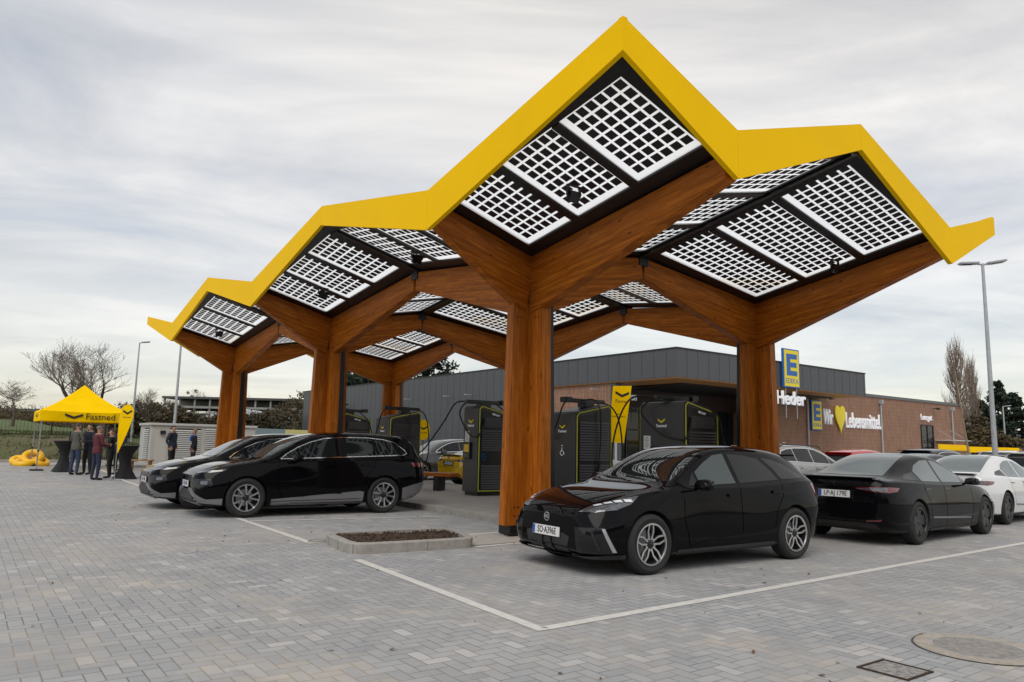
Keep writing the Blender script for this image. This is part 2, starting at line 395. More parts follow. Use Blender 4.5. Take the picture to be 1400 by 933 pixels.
fascia([(21.45, V0, 5.7, 6.0), (21.45, 0, bV, tV), (21.45, 2.91, bP, tP), (21.45, 5.63, bV, tV), (21.45, V1, 5.7, 6.0)], (-1, 0))
# floodlights clamped below the roof
def floodlight(u, v, z, label):
    t = thing('floodlight', label, 'floodlight', P(u, v, z), YAW, 'floodlights under the canopy roof', world=False, scale=.8)
    mb = MB(); mb.box((0, 0, -.16), (.24, .09, .2), M['blackgloss'], Matrix.Rotation(.5, 3, 'X')); mb.build('lamp_housing', M['black'], t, bevel=.01)
    mb = MB(); mb.box((-.14, 0, -.06), (.02, .05, .2)); mb.box((.14, 0, -.06), (.02, .05, .2)); mb.box((0, 0, .03), (.3, .05, .02)); mb.build('bracket', M['black'], t)
# ---------- ground
def ground_mat():
    m = bpy.data.materials.new('ground_surface'); m.use_nodes = True; N, L = nodes_of(m); b = N['Principled BSDF']
    def mth(op, a, c=None, d=None):
        n = N.new('ShaderNodeMath'); n.operation = op
        for i, x in enumerate((a, c, d)):
            if x is None: continue
            if isinstance(x, (int, float)): n.inputs[i].default_value = x
            else: L.new(x, n.inputs[i])
        return n.outputs[0]
    tc = N.new('ShaderNodeTexCoord'); sp = N.new('ShaderNodeSeparateXYZ'); L.new(tc.outputs['Object'], sp.inputs[0])
    U = .105
    X, Y = mth('MULTIPLY', sp.outputs['X'], 1/U), mth('MULTIPLY', sp.outputs['Y'], 1/U)
    X = mth('ADD', X, 4000.3); Y = mth('ADD', Y, 4000.2)
    ix, iy = mth('FLOOR', X), mth('FLOOR', Y); fx, fy = mth('SUBTRACT', X, ix), mth('SUBTRACT', Y, iy)
    k = mth('FLOORED_MODULO', mth('SUBTRACT', ix, iy), 4.0)
    def eq(v): return mth('COMPARE', k, float(v), .1)
    k0, k1, k2, k3 = eq(0), eq(1), eq(2), eq(3)
    dl = mth('ADD', fx, k1); dr = mth('ADD', mth('SUBTRACT', 1, fx), k0); db = mth('ADD', fy, k2); dt = mth('ADD', mth('SUBTRACT', 1, fy), k3)
    d = mth('MINIMUM', mth('MINIMUM', dl, dr), mth('MINIMUM', db, dt))
    ax = mth('SUBTRACT', ix, k1); ay = mth('ADD', iy, k3)
    cb = N.new('ShaderNodeCombineXYZ'); L.new(ax, cb.inputs[0]); L.new(ay, cb.inputs[1])
    wn = N.new('ShaderNodeTexWhiteNoise'); wn.noise_dimensions = '2D'; L.new(cb.outputs[0], wn.inputs['Vector'])
    wc = N.new('ShaderNodeSeparateColor'); L.new(wn.outputs['Color'], wc.inputs[0])
    def noise(s, det=5, dist=0, off=None):
        n = N.new('ShaderNodeTexNoise'); n.inputs['Scale'].default_value = s; n.inputs['Detail'].default_value = det; n.inputs['Roughness'].default_value = .6; n.inputs['Distortion'].default_value = dist
        L.new(tc.outputs['Object'], n.inputs['Vector']); return n.outputs['Fac']
    def ramp(v, a, c, lo=0., hi=1.):
        n = N.new('ShaderNodeMapRange'); n.inputs['From Min'].default_value = a; n.inputs['From Max'].default_value = c; n.inputs['To Min'].default_value = lo; n.inputs['To Max'].default_value = hi
        L.new(v, n.inputs['Value']); return n.outputs[0]
    def mix(f, a, c):
        n = N.new('ShaderNodeMix'); n.data_type = 'RGBA'
        if isinstance(f, float): n.inputs[0].default_value = f
        else: L.new(f, n.inputs[0])
        for i, x in ((6, a), (7, c)):
            if isinstance(x, tuple): n.inputs[i].default_value = (*x, 1)
            else: L.new(x, n.inputs[i])
        return n.outputs[2]
    big = noise(.16, 4); mid = noise(1.1, 6, .6); fine = noise(55, 5); sand = noise(.42, 7, 1.2)
    base = mix(wc.outputs[0], (.275, .29, .30), (.37, .375, .38))
    base = mix(ramp(wc.outputs[1], .86, .95), base, (.47, .46, .45))
    base = mix(ramp(big, .35, .7), base, mix(.45, base, (.42, .41, .40)))
    sel = mth('MULTIPLY', ramp(sand, .48, .66), ramp(wc.outputs[2], .45, .75))
    base = mix(mth('MULTIPLY', sel, .55), base, (.50, .43, .34))
    base = mix(mth('MULTIPLY', ramp(sand, .52, .75), .4), base, (.45, .41, .36))
    base = mix(mth('MULTIPLY', ramp(mid, .40, .72), .55), base, (.24, .245, .255))
    base = mix(mth('MULTIPLY', ramp(noise(.9, 3, 2.2), .56, .66), .35), base, (.22, .225, .23))
    base = mix(mth('MULTIPLY', ramp(fine, .3, .7), .22), base, (.50, .48, .46))
    jm = ramp(d, .008, .055); jcol = mix(ramp(sand, .36, .60), (.085, .082, .08), (.30, .25, .185))
    pav = mix(jm, jcol, base)
    # outside the lot: rough grass and bare earth
    g1 = noise(.35, 7, .5); g2 = noise(6, 6)
    grass = mix(g2, (.045, .075, .016), (.11, .15, .04)); earth = mix(g2, (.075, .055, .035), (.17, .13, .085))
    land = mix(ramp(g1, .42, .60), grass, earth)
    far = ramp(sp.outputs['Y'], 34.5, 37.5); land = mix(far, mix(.45, land, earth), mix(.72, land, mix(g2, (.05, .085, .018), (.10, .14, .035))))
    inlot = mth('LESS_THAN', sp.outputs['Y'], 29.7)
    inlot = mth('MULTIPLY', inlot, mth('LESS_THAN', sp.outputs['X'], 62.0))
    inlot = mth('MULTIPLY', inlot, mth('GREATER_THAN', sp.outputs['X'], -60.0))
    col = mix(inlot, land, pav); L.new(col, b.inputs['Base Color'])
    pset(b, Roughness=.85); b.inputs['Specular IOR Level'].default_value = .3
    hh = mth('ADD', mth('MULTIPLY', ramp(d, 0, .09), mth('MULTIPLY', inlot, .7)), mth('ADD', mth('MULTIPLY', fine, .18), mth('MULTIPLY', wc.outputs[1], mth('MULTIPLY', inlot, .2))))
    bp = N.new('ShaderNodeBump'); bp.inputs['Strength'].default_value = .6; bp.inputs['Distance'].default_value = .006
    L.new(hh, bp.inputs['Height']); L.new(bp.outputs['Normal'], b.inputs['Normal'])
    return m
def cuts(rs): 
    out = []
    for a, b, s in rs: out += list(np.arange(a, b, s))
    return out
us = cuts([(-1500, -300, 400), (-300, -40, 65), (-40, 16, 8), (16, 28, 1), (28, 36, .6), (36, 60, 3), (60, 200, 20), (200, 3200, 500)])
vs_ = cuts([(-1500, -300, 300), (-300, -60, 40), (-60, -6, 6), (-6, 10, 1), (10, 60, 5), (60, 260, 20), (260, 3000, 400)])
MXG = Matrix(((B.x, A.x, 0), (B.y, A.y, 0), (0, 0, 1))).to_4x4(); MXG.translation = ORG
mb = MB(); nv = len(vs_)
rg = random.Random(3)
mb.v = [tuple(P(u, v, hgt(u, v)+(rg.uniform(-.09, .09) if 30.5 < u < 45 else 0))) for u in us for v in vs_]
mb.f = [(i*nv+j, i*nv+j+1, (i+1)*nv+j+1, (i+1)*nv+j) for i in range(len(us)-1) for j in range(nv-1)]; mb.mi = [0]*len(mb.f); GM = ground_mat(); mb.ms = [GM]
g = mb.build('ground', GM, mx=MXG, smooth=True); tag(g, kind='structure')
# painted bay lines
linem = mat('road_marking', (.62, .60, .56), .7, var=.12, vscale=9)
def strip(mb, pts, w, z=.004):
    for (a, b) in zip(pts[:-1], pts[1:]):
        d = Vector((b[0]-a[0], b[1]-a[1])).normalized(); n = Vector((-d.y, d.x))*w/2
        q = [(a[0]+n.x, a[1]+n.y), (a[0]-n.x, a[1]-n.y), (b[0]-n.x, b[1]-n.y), (b[0]+n.x, b[1]+n.y)]
        k = max(1, int(Vector((b[0]-a[0], b[1]-a[1])).length/1.5))
        for i in range(k):
            t0, t1 = i/k, (i+1)/k
            r = [tuple(lerp(q[0][m], q[3][m], t0) for m in (0, 1)), tuple(lerp(q[1][m], q[2][m], t0) for m in (0, 1)), tuple(lerp(q[1][m], q[2][m], t1) for m in (0, 1)), tuple(lerp(q[0][m], q[3][m], t1) for m in (0, 1))]
            mb.add([P(u, v, hgt(u, v)+z) for u, v in r], [(0, 1, 2, 3)])
mb = MB()
strip(mb, [(-4.75, -3.42), (-.78, -3.19)], .11); strip(mb, [(.85, -3.12), (6.6, -3.0), (20.5, -2.80), (23.2, -2.8)], .11)
strip(mb, [(-4.70, -3.36), (-4.32, 7.25), (-4.25, 9.4)], .11)
strip(mb, [(4.11, -2.98), (3.45, .85)], .11, .005); strip(mb, [(-.50, -1.25), (-.38, .9)], .11, .005); strip(mb, [(.72, -.9), (.88, .9)], .11, .005)
for u in (8.2, 12.6, 16.6, 20.6): strip(mb, [(u, -2.85), (u-.3, .9)], .11, .005)
for u in (-4.2, -1.3, 1.6, 4.4, 7.2, 10, 12.8, 15.6): strip(mb, [(u, 9.4), (u, 15)], .1, .005)
g = mb.build('parking_lines', linem, recalc=False); tag(g, kind='structure')
# raised charger island with a concrete kerb
def slabmat():
    m = mat('slabs', (.34, .325, .30), .85, var=.1, vscale=3, bump=.2, bscale=80)
    return m
SL = slabmat()
def rounded(u0, u1, v0, v1, r, n=5):
    pts = []
    for cu, cv, a0 in ((u1-r, v1-r, 0), (u0+r, v1-r, 90), (u0+r, v0+r, 180), (u1-r, v0+r, 270)):
        for k in range(n+1): w = R(a0+90*k/n); pts.append((cu+r*math.cos(w), cv+r*math.sin(w)))
    return pts
def ringmesh(outer, inner, z0, z1, m, name, parent=None, slope=.03):
    mb = MB(); n = len(outer)
    mid = [(lerp(o[0], i[0], slope), lerp(o[1], i[1], slope)) for o, i in zip(outer, inner)]
    vs = [P(u, v, hgt(u, v)+z0) for u, v in outer]+[P(u, v, hgt(u, v)+z1-.012) for u, v in outer]+[P(u, v, hgt(u, v)+z1) for u, v in mid]+[P(u, v, hgt(u, v)+z1) for u, v in inner]+[P(u, v, hgt(u, v)+z0) for u, v in inner]
    fs = [(l*n+k, l*n+(k+1) % n, (l+1)*n+(k+1) % n, (l+1)*n+k) for l in range(4) for k in range(n)]
    mb.add(vs, fs, m); return mb.build(name, m, parent)
def dense(pts, step):
    out = []
    for a, b in zip(pts, pts[1:]+pts[:1]):
        L = math.dist(a, b); k = max(1, int(L/step))
        out += [(lerp(a[0], b[0], i/k), lerp(a[1], b[1], i/k)) for i in range(k)]
    return out
o_ = dense(rounded(-.75, 23.6, .95, 6.05, .5), 1.2); cU, cV_ = 11.4, 3.5
def inset(pts, d):
    out = []; n = len(pts)
    for i in range(n):
        a, b = Vector(pts[i-1]), Vector(pts[(i+1) % n]); t = (b-a).normalized(); out.append((pts[i][0]-t.y*d, pts[i][1]+t.x*d))
    return out
i_ = inset(o_, .12)
k = ringmesh(o_, i_, -.02, .12, M['kerb'], 'island_kerb'); tag(k, kind='structure')
mb = MB(); ii = inset(o_, .10)
mb.add([P(u, v, hgt(u, v)+.112) for u, v in ii], [tuple(range(len(ii)))], SL); g = mb.build('island_pavement', SL); tag(g, kind='structure')
mb = MB()
for k in range(60):
    u = -.4+k*.4
    if u < 23.2: strip(mb, [(u, 1.2), (u, 5.8)], .012, .116)
for v in np.arange(1.4, 5.9, .4): strip(mb, [(-.5, v), (23.2, v)], .012, .1165)
g = mb.build('pavement_joints', mat('joint', (.12, .11, .1), .9), recalc=False); tag(g, kind='structure')
# light slab strip under the front column
mb = MB(); strip(mb, [(-.36, -.0), (.8, .0)], 1.75, .006)
mb = MB(); q = [(-.40, -1.2), (.68, -.95), (.80, .93), (-.34, .93)]; mb.add([P(u, v, .0075) for u, v in q], [(0, 1, 2, 3)]); g = mb.build('column_plot_paving', mat('plot_paving', (.40, .375, .34), .85, var=.12, vscale=6, bump=.2, bscale=60), recalc=False); tag(g, kind='structure')
# planter island with rounded ends
pl = thing('planter_bed', 'low kerbed bed of bare brown soil in front of the nearest timber column', 'planter', P(.15, -2, 0))
out_ = [(.42, -3.02), (.78, -2.98), (.95, -2.78), (.92, -2.45), (.82, -1.2), (.72, -.98), (.5, -.92), (-.36, -1.2), (-.52, -1.32), (-.54, -1.5), (-.44, -2.9), (-.3, -3.06), (-.05, -3.08)]
def smooth_poly(p, it=2):
    for _ in range(it):
        q = []
        for a, b in zip(p, p[1:]+p[:1]): q += [(a[0]*.75+b[0]*.25, a[1]*.75+b[1]*.25), (a[0]*.25+b[0]*.75, a[1]*.25+b[1]*.75)]
        p = q
    return p
op = smooth_poly(out_)[::-1]
if sum((b[0]-a[0])*(b[1]+a[1]) for a, b in zip(op, op[1:]+op[:1])) > 0: op = op[::-1]
ip = inset(op, .125)
cen = (.2, -2)
if math.dist(ip[0], cen) > math.dist(op[0], cen): ip = inset(op, -.125)
ringmesh(op, ip, -.02, .135, M['kerb'], 'kerb_ring', pl, .12)
mb = MB(); rr = random.Random(5)
rings = []
for s in (1.02, .8, .55, .3, .08): rings.append([(cen[0]+(u-cen[0])*s, cen[1]+(v-cen[1])*s) for u, v in ip])
n = len(ip)
mb.add([P(u, v, .095+rr.uniform(-.012, .03)) for r_ in rings for u, v in r_], [(a*n+k, a*n+(k+1) % n, (a+1)*n+(k+1) % n, (a+1)*n+k) for a in range(4) for k in range(n)]+[tuple(4*n+k for k in range(n))], M['soil'])
mb.build('soil', M['soil'], pl)
mb = MB()
for k in range(260):
    u, v = cen[0]+rr.uniform(-.62, .62), cen[1]+rr.uniform(-.9, .9); s = rr.uniform(.01, .032)
    mb.box(P(u, v, .12), (s, s*.8, s*.7), mx=Matrix.Rotation(rr.uniform(0, 3), 3, (rr.random(), rr.random(), 1)))
sc_ = mb.build('soil_clods', M['soil'], pl); sc_['kind'] = 'stuff'
mb = MB(); jn = mat('kerb_joint', (.1, .095, .085), .9)
for k in range(0, n, 6):
    a, b = Vector(P(*op[k], .0)), Vector(P(*ip[k], .0)); d = (b-a).normalized()
    mb.hexa([a-d*.002+Z*.0+Vector((0, .0, 0)), a-d*.002+Z.cross(d)*.007, b+Z.cross(d)*.007, b, a-d*.002+Z*.126, a-d*.002+Z.cross(d)*.007+Z*.126, b+Z.cross(d)*.007+Z*.1375, b+Z*.1375])
mb.build('kerb_joint_lines', jn, pl)
# low concrete collar at the planter end
cr = thing('drain_collar', 'small flat round drain cap beside the left end of the planter kerb', 'drain cap', P(.98, -3.0, 0))
mb = MB(); mb.lathe([(.0, .02), (.13, .02), (.15, .0)], 24, 'z', M['kerb'], P(.98, -3.0, .0)); mb.build('cap_disc', M['kerb'], cr)
mb = MB(); mb.lathe([(.10, .0215), (.115, .0215)], 24, 'z', M['soil'], P(.98, -3.0, .0)); mb.build('seam_ring', M['soil'], cr)
# manhole and grate
mh = thing('manhole_cover', 'large round manhole cover with sandy concrete ring in the right foreground paving', 'manhole cover', P(-6.9, -.95, 0))
c = P(-6.9, -.93, 0)
sandm = mat('sandy_ring', (.37, .33, .28), .95, var=.25, vscale=14, bump=.4, bscale=60); coverm = mat('cover_concrete', (.27, .255, .235), .8, var=.3, vscale=16, bump=.5, bscale=70)
mb = MB(); mb.lathe([(.315, .012), (.43, .012), (.44, .003)], 48, 'z', sandm, c); mb.build('sand_ring', sandm, mh)
mb = MB(); mb.lathe([(0, .015), (.30, .015), (.302, .004)], 48, 'z', coverm, c); mb.build('cover_disc', coverm, mh)
mb = MB(); mb.lathe([(.303, .0135), (.318, .0135)], 48, 'z', M['galv'], c); mb.lathe([(.438, .005), (.452, .005)], 48, 'z', M['ink'], c); mb.build('iron_ring', M['soil'], mh)
mb = MB()
for a in (0.4, 1.9, 3.5, 5.0):
    for s in (-.02, .02): mb.box(c+Vector((math.cos(a)*.2+s, math.sin(a)*.2, .016)), (.014, .05, .003))
mb.build('lifting_slots', sandm, mh)
gr = thing('drain_grate', 'small square recessed drain cover filled with grit, near the bottom edge of the paving', 'drain cover', P(-6.83, -2.08, 0))
gm = mat('grit', (.29, .28, .265), .95, var=.6, vscale=30, bump=1, bscale=60)
mxg = Matrix.Rotation(YAW, 3, 'Z'); c = P(-6.83, -2.05, 0)
mb = MB(); mb.box(c+Z*.003, (.30, .30, .008), gm, mxg); mb.build('grate_plate', gm, gr)
mb = MB()
for dx, dy, sx, sy in ((-.165, 0, .022, .35), (.165, 0, .022, .35), (0, .165, .31, .022), (0, -.165, .31, .022)): mb.box(c+mxg @ Vector((dx, dy, .006)), (sx*.6 if sx < .1 else sx, sy*.6 if sy < .1 else sy, .010), mx=mxg)
mb.build('grate_frame', M['soil'], gr)
# leaves, pebbles, crumbs scattered over the paving
mb = MB(); rr = random.Random(11); lm = mat('dead_leaf', (.15, .08, .035), .9, var=.4, vscale=20)
for k in range(190):
    u, v = rr.uniform(-8, 9), rr.uniform(-9, 1)
    s = rr.uniform(.006, .022); p = P(u, v, .008); a = rr.uniform(0, 6)
    d1 = Vector((math.cos(a), math.sin(a), .15))*s*1.6; d2 = Vector((-math.sin(a), math.cos(a), .1))*s*.8
    mb.add([p-d1, p-d2, p+d1+Z*.006, p+d2+Z*.004], [(0, 1, 2, 3)], lm)
g = mb.build('fallen_leaves', lm, recalc=False); tag(g, 'scattered brown leaf scraps lying on the paving', 'leaves', kind='stuff')
# edging kerb of the lot (far side) + paving beyond
mb = MB()
for k in range(70):
    v = -62+k; a = (29.62, v+.006); b = (29.62, v+.994)
    if v > 2: break
    u = 29.66; mb.hexa([P(u, v+.005, hgt(u, v)-.05), P(u+.15, v+.005, hgt(u, v)-.05), P(u+.15, v+.995, hgt(u, v)-.05), P(u, v+.995, hgt(u, v)-.05), P(u, v+.005, hgt(u, v)+.13), P(u+.15, v+.005, hgt(u, v)+.13), P(u+.15, v+.995, hgt(u, v)+.13), P(u, v+.995, hgt(u, v)+.13)])
g = mb.build('kerb', M['kerb']); tag(g, kind='structure')
mb = MB()
mb.add([P(u, v, hgt(u, v)+.035) for u, v in ((24.6, -1.9), (29.5, -1.9), (29.5, 9), (24.6, 9))], [(0, 1, 2, 3)], SL)
mb.add([P(u, v, hgt(u, v)+z) for u, v in ((24.5, -2), (24.6, -1.99), (24.6, 9), (24.5, 9)) for z in (0, .1)], [(0, 2, 3, 1), (2, 4, 5, 3), (4, 6, 7, 5), (6, 0, 1, 7), (1, 3, 5, 7)], M['kerb'])
mb.add([P(u, v, hgt(u, v)+z) for u, v in ((24.5, -2), (29.5, -2), (29.5, -1.88), (24.6, -1.88)) for z in (0, .101)], [(0, 2, 3, 1), (2, 4, 5, 3), (4, 6, 7, 5), (6, 0, 1, 7), (1, 3, 5, 7)], M['kerb'])
g = mb.build('side_pavement', SL); tag(g, kind='structure')
# ---------- chargers
def charger(u, v, flip, D, W, label, kind_):
    """front-left corner at (u,v); body D long in u, W in v; flip=1: slanted head rises towards +v"""
    t = thing('fast_charger', label, 'charger', P(u+D/2, v+W/2, .11), 0, 'fast chargers on the island')
    z0 = .112
    def q(a, b, z): return P(u+a, v+(W-b if flip else b), z0+z)
    def pr(mb, prof, a0, a1, m):
        n = len(prof); vs = [q(a0, b, z) for b, z in prof]+[q(a1, b, z) for b, z in prof]
        mb.add(vs, [tuple(range(n)), tuple(range(2*n-1, n-1, -1))]+[(k, n+k, n+(k+1) % n, (k+1) % n) for k in range(n)], m)
    prof = [(0, .09), (0, 2.26), (.05, 2.33), (.12, 2.35), (W-.10, 2.15), (W, 2.08), (W, .09)]
    mb = MB(); pr(mb, prof, 0, D, M['charger']); body = mb.build('cabinet', M['charger'], t, bevel=.018)
    mb = MB(); pr(mb, [(.06, 0), (.06, .088), (W-.06, .088), (W-.06, 0)], .06, D-.06, M['black']); mb.build('plinth', M['black'], t)
    for a, s in ((0, -1), (D, 1)):   # lime outline, louvres and door on both broad sides
        mb = MB(); w = .028; pts = [(.03, .13), (.03, 2.24), (.1, 2.31), (W-.09, 2.11), (W-.03, 2.03), (W-.03, .13)]
        for (b0, y0), (b1, y1) in zip(pts, pts[1:]+pts[:1]):
            mb.tube([q(a+s*.006, b0, y0), q(a+s*.006, b1, y1)], w/2, 6)
        mb.build('trim_outline', M['lime'], t)
        mb = MB(); pr(mb, [(.08, .16), (.08, 2.2), (.12, 2.24), (W-.1, 2.04), (W-.08, 2.0), (W-.08, .16)], a+s*.001, a+s*.009, M['black']); dr = mb.build('side_panel', M['black'], t)
        vent = ((.2, .82), (1.18, 1.72)) if not kind_ else ((.2, .9), (1.02, 1.95))
        for lo, hi in vent:
            z = lo; mb = MB()
            while z < hi: mb.hexa([q(a+s*.009, .1, z-.02), q(a+s*.034, .1, z-.02), q(a+s*.034, W-.1, z-.02), q(a+s*.009, W-.1, z-.02), q(a+s*.009, .1, z+.024), q(a+s*.014, .1, z+.024), q(a+s*.014, W-.1, z+.024), q(a+s*.009, W-.1, z+.024)], M['charger']); z += .062
            mb.build('louvres', M['charger'], t)
        if not kind_:
            mb = MB(); mb.box(q(a+s*.012, W/2, 1.9), (.02, W-.3, .26), M['charger'], Matrix.Rotation(YAW+math.pi/2, 3, 'Z')); mb.build('smooth_panel', M['charger'], t)
            for bb, cc in ((.17, (.02, .13, .5)), (W-.17, (.5, .5, .5))):
                mb = MB(); mm = mat('socket_rim', cc, .3)
                c = q(a+s*.014, bb, 1.0)
                for k in range(12):
                    w0, w1 = k*math.pi/6, (k+1)*math.pi/6
                    mb.tube([c+B*math.cos(w0)*.05+Z*math.sin(w0)*.085, c+B*math.cos(w1)*.05+Z*math.sin(w1)*.085], .012, 5)
                ho = mb.build('connector_socket', mm, t)
                mb = MB(); mb.box(c, (.05, .08, .13), M['ink'], Matrix.Rotation(YAW+math.pi/2, 3, 'Z')); mb.build('plug_head', M['ink'], ho, bevel=.01)
            mx = frame3(q(a+s*.024, W/2-.02, 2.10), B if s < 0 else -B); mx = mx @ Matrix.Rotation(-.20 if (s < 0) != bool(flip) else .20, 4, 'Z')
            text('power_text', '400 kW', .075, mx, M['letter'], t, .002)
    # logo face (towards the bays)
    for b, nrm in ((0, -1), (W, 1)):
        sgn = nrm*(-1 if flip else 1)   # world direction along B
        rt = A*-1 if sgn < 0 else A
        rt = Vector((A*-1)) if sgn < 0 else Vector(A)
        org = q(D/2, b, 0)+B*sgn*.004
        hz = 1.93 if b == 0 else 1.80
        mx = frame3(org+Z*hz, rt)
        flat('chevron_logo', chevron(.105), mx, M['lime'] if False else M['signyellow'], t, .004)
        text('maker_text', 'Fastned', .095, frame3(org+Z*(hz-.115), rt), M['letter'], t, .002)
        if not kind_ and b == 0:
            mb = MB(); mb.box(org+rt*-.12+Z*1.16, (.36, .09, .44), M['black'], Matrix.Rotation(YAW+math.pi/2, 3, 'Z')); sc0 = mb.build('screen_housing', M['black'], t, bevel=.012)
            mb = MB(); mb.box(org+rt*-.12+B*sgn*.047+Z*1.22, (.24, .006, .2), None, Matrix.Rotation(YAW+math.pi/2, 3, 'Z')); mb.build('display', mat('display_glow', (.30, .20, .03), .1, emit=.35), sc0)
            mb = MB()
            for kx in range(4):
                for ky in range(2): mb.box(org+rt*(-.19+kx*.045)+B*sgn*.048+Z*(1.05-ky*.04), (.02, .006, .012), None, Matrix.Rotation(YAW+math.pi/2, 3, 'Z'))
            mb.build('keypad', M['amber'] if False else M['lime'], sc0)
        if b == 0 or kind_:
            px, pz = (-.16, 1.52) if D < .9 else (-.42, 1.45)
            if kind_: px, pz = (.0, 1.2)
            if not kind_:
                mb = MB(); mb.box(org+rt*px+Z*pz+B*sgn*.002, (.2, .006, .3), M['white'], Matrix.Rotation(YAW+math.pi/2, 3, 'Z')); no = mb.build('notice_sheet', M['white'], t)
                mb = MB()
                for kk in range(7): mb.box(org+rt*(px-.01)+Z*(pz+.11-kk*.035)+B*sgn*.006, (.13 if kk % 3 else .07, .002, .008), M['ink'], Matrix.Rotation(YAW+math.pi/2, 3, 'Z'))
                mb.build('notice_lines', M['ink'], no)
            else:
                mb = MB(); o2 = org+Z*pz+B*sgn*.003
                mb.tube([o2+Z*.1, o2+Z*.0, o2+rt*.06, o2+rt*.08-Z*.06], .008, 5); mb.tube([o2+Z*.13, o2+Z*.15], .018, 6)
                for kk in range(10):
                    w0, w1 = 1.9+kk*.45, 1.9+(kk+1)*.45; mb.tube([o2+rt*math.cos(w0)*.06+Z*(math.sin(w0)*.06-.03), o2+rt*math.cos(w1)*.06+Z*(math.sin(w1)*.06-.03)], .007, 4)
                mb.build('wheelchair_mark', M['letter'], t)
    # cable gantry on the roof with hanging cables
    mb = MB(); y = 2.40
    c0 = q(D*.5, W*.1, y); mb.box(q(D/2, W*.42, y+.04), (.16, W*1.15, .10), None, Matrix.Rotation(YAW, 3, 'Z') @ Matrix.Rotation(math.pi/2, 3, 'Z') @ Matrix.Rotation(0, 3, 'X') @ Matrix.Rotation(0, 3, 'Z')); 
    mb.box(q(D/2, W*.35, y-.06), (.3, .3, .12), None, Matrix.Rotation(YAW, 3, 'Z')); mb.box(q(D/2, W*.9, y+.05), (.22, .25, .13), None, Matrix.Rotation(YAW, 3, 'Z'))
    mb.build('cable_arm', M['black'], t, bevel=.015)
    def cab(pts, r=.02):
        # Catmull-Rom through pts
        pp = [Vector(p) for p in pts]; pp = [pp[0]*2-pp[1]]+pp+[pp[-1]*2-pp[-2]]; o = []
        for i in range(1, len(pp)-2):
            for k in range(8):
                s = k/8; a, b, c_, d = pp[i-1:i+3]; o.append(.5*((2*b)+(c_-a)*s+(2*a-5*b+4*c_-d)*s*s+(3*b-a-3*c_+d)*s**3))
        o.append(pp[-2]); mb = MB(); mb.tube(o, r, 8); return mb.build('charging_cable', M['rubber'], t, smooth=True)
    if not kind_:
        s = -1; e = q(D+.02 if False else D/2, -.18, y+.02)
        cab([q(D/2, W*.2, y+.02), q(D*.6, -.14, y+.0), q(D*.8, -.22, 2.1), q(D*.4, -.12, 1.62), q(.0, -.05, 1.52), q(-.04, .10, 1.72), q(-.05, .17, 2.0)])
        cab([q(D/2, W*.7, y+.02), q(-.10, W-.2, 2.1), q(-.13, W-.05, 1.7), q(-.10, W+.1, 1.3), q(-.05, W-.17, 1.04)], .018)
        cab([q(D*.5, -.1, y+.05), q(D+.1, -.22, y+.0), q(D+.5, -.3, 1.6) if D > 1 else q(D+.55, -.3, 1.9), q(D+.5, -.35, .8) if D > 1 else q(D+1.5, -.3, 1.2), q(D+.25, -.3, .5) if D > 1 else q(D+2.3, -.2, .95)])
    else:
        cab([q(D/2, W*.5, y+.04), q(D*.1, W*.45, y+.06), q(-.08, W*.4, 2.2), q(-.07, W*.38, 1.4), q(-.06, W*.45, .7), q(-.05, W*.35, 1.0)], .016)
        cab([q(D/2, -.08, y+.04), q(D*.2, -.2, 2.3), q(-.05, -.22, 1.9), q(-.1, -.26, 1.2), q(-.02, -.2, .7), q(.3, -.04, 1.0)])
        cab([q(D/2, W*.9, y+.03), q(D*.4, W+.1, 2.25), q(D*.6, W+.12, 1.8), q(D*.9, W+.1, 1.5), q(D+.2, W+.14, 1.9)])
    return t
charger(1.03, 5.0, 0, 1.30, 1.10, 'dark grey charger with paper notice beside the rear right column, above the hatchback roof', 0)
charger(3.75, 4.35, 1, 1.0, 1.15, 'dark grey charger showing wheelchair mark and black louvres, just right of the nearest column', 1)
charger(6.68, 3.55, 0, .72, 1.10, 'dark grey charger with small lit screen left of the nearest timber column', 0)
charger(12.1, 3.75, 1, 1.0, 1.15, 'dark grey charger standing above the tail of the black SUV, beside the bench', 1)
charger(15.6, 3.7, 0, .9, 1.10, 'farthest charger, half hidden behind the second timber column', 0)
# bench
bp_ = P(9.4, 3.45, .112); be = thing('timber_bench', 'backless timber bench on two dark legs between the chargers', 'bench', bp_)
s0, s1 = P(10.55, 2.9, 0), P(8.55, 4.05, 0); dd = (s1-s0).normalized(); nn = Z.cross(dd)
def at(s, n, z): return s0+dd*s+nn*n+Z*(z+.112)
L = (s1-s0).length
for n in (-.17, 0, .17): beam('seat_plank', at(0, n, .50), at(L, n, .50), .155, .10, .10, M['wood'], be)
for s in (.45, L-.5):
    mb = MB(); mb.hexa([at(s-.09, -.2, 0), at(s+.09, -.2, 0), at(s+.09, .2, 0), at(s-.09, .2, 0), at(s-.09, -.2, .398), at(s+.09, -.2, .398), at(s+.09, .2, .398), at(s-.09, .2, .398)]); mb.build('leg', M['black'], be, bevel=.01)
floodlight(-2.0, -.78, 5.0, 'black floodlight hanging below the nearest roof corner panels')
floodlight(2.2, -.9, 4.9, 'small black floodlight behind the nearest left timber arm')
floodlight(6.6, -.9, 4.9, 'small black floodlight under the panels between first and second column')
floodlight(-2.4, 5.1, 4.85, 'small black floodlight under the right-hand roof panels')
floodlight(15.2, -.9, 4.9, 'farthest floodlight under the leftmost roof panels')
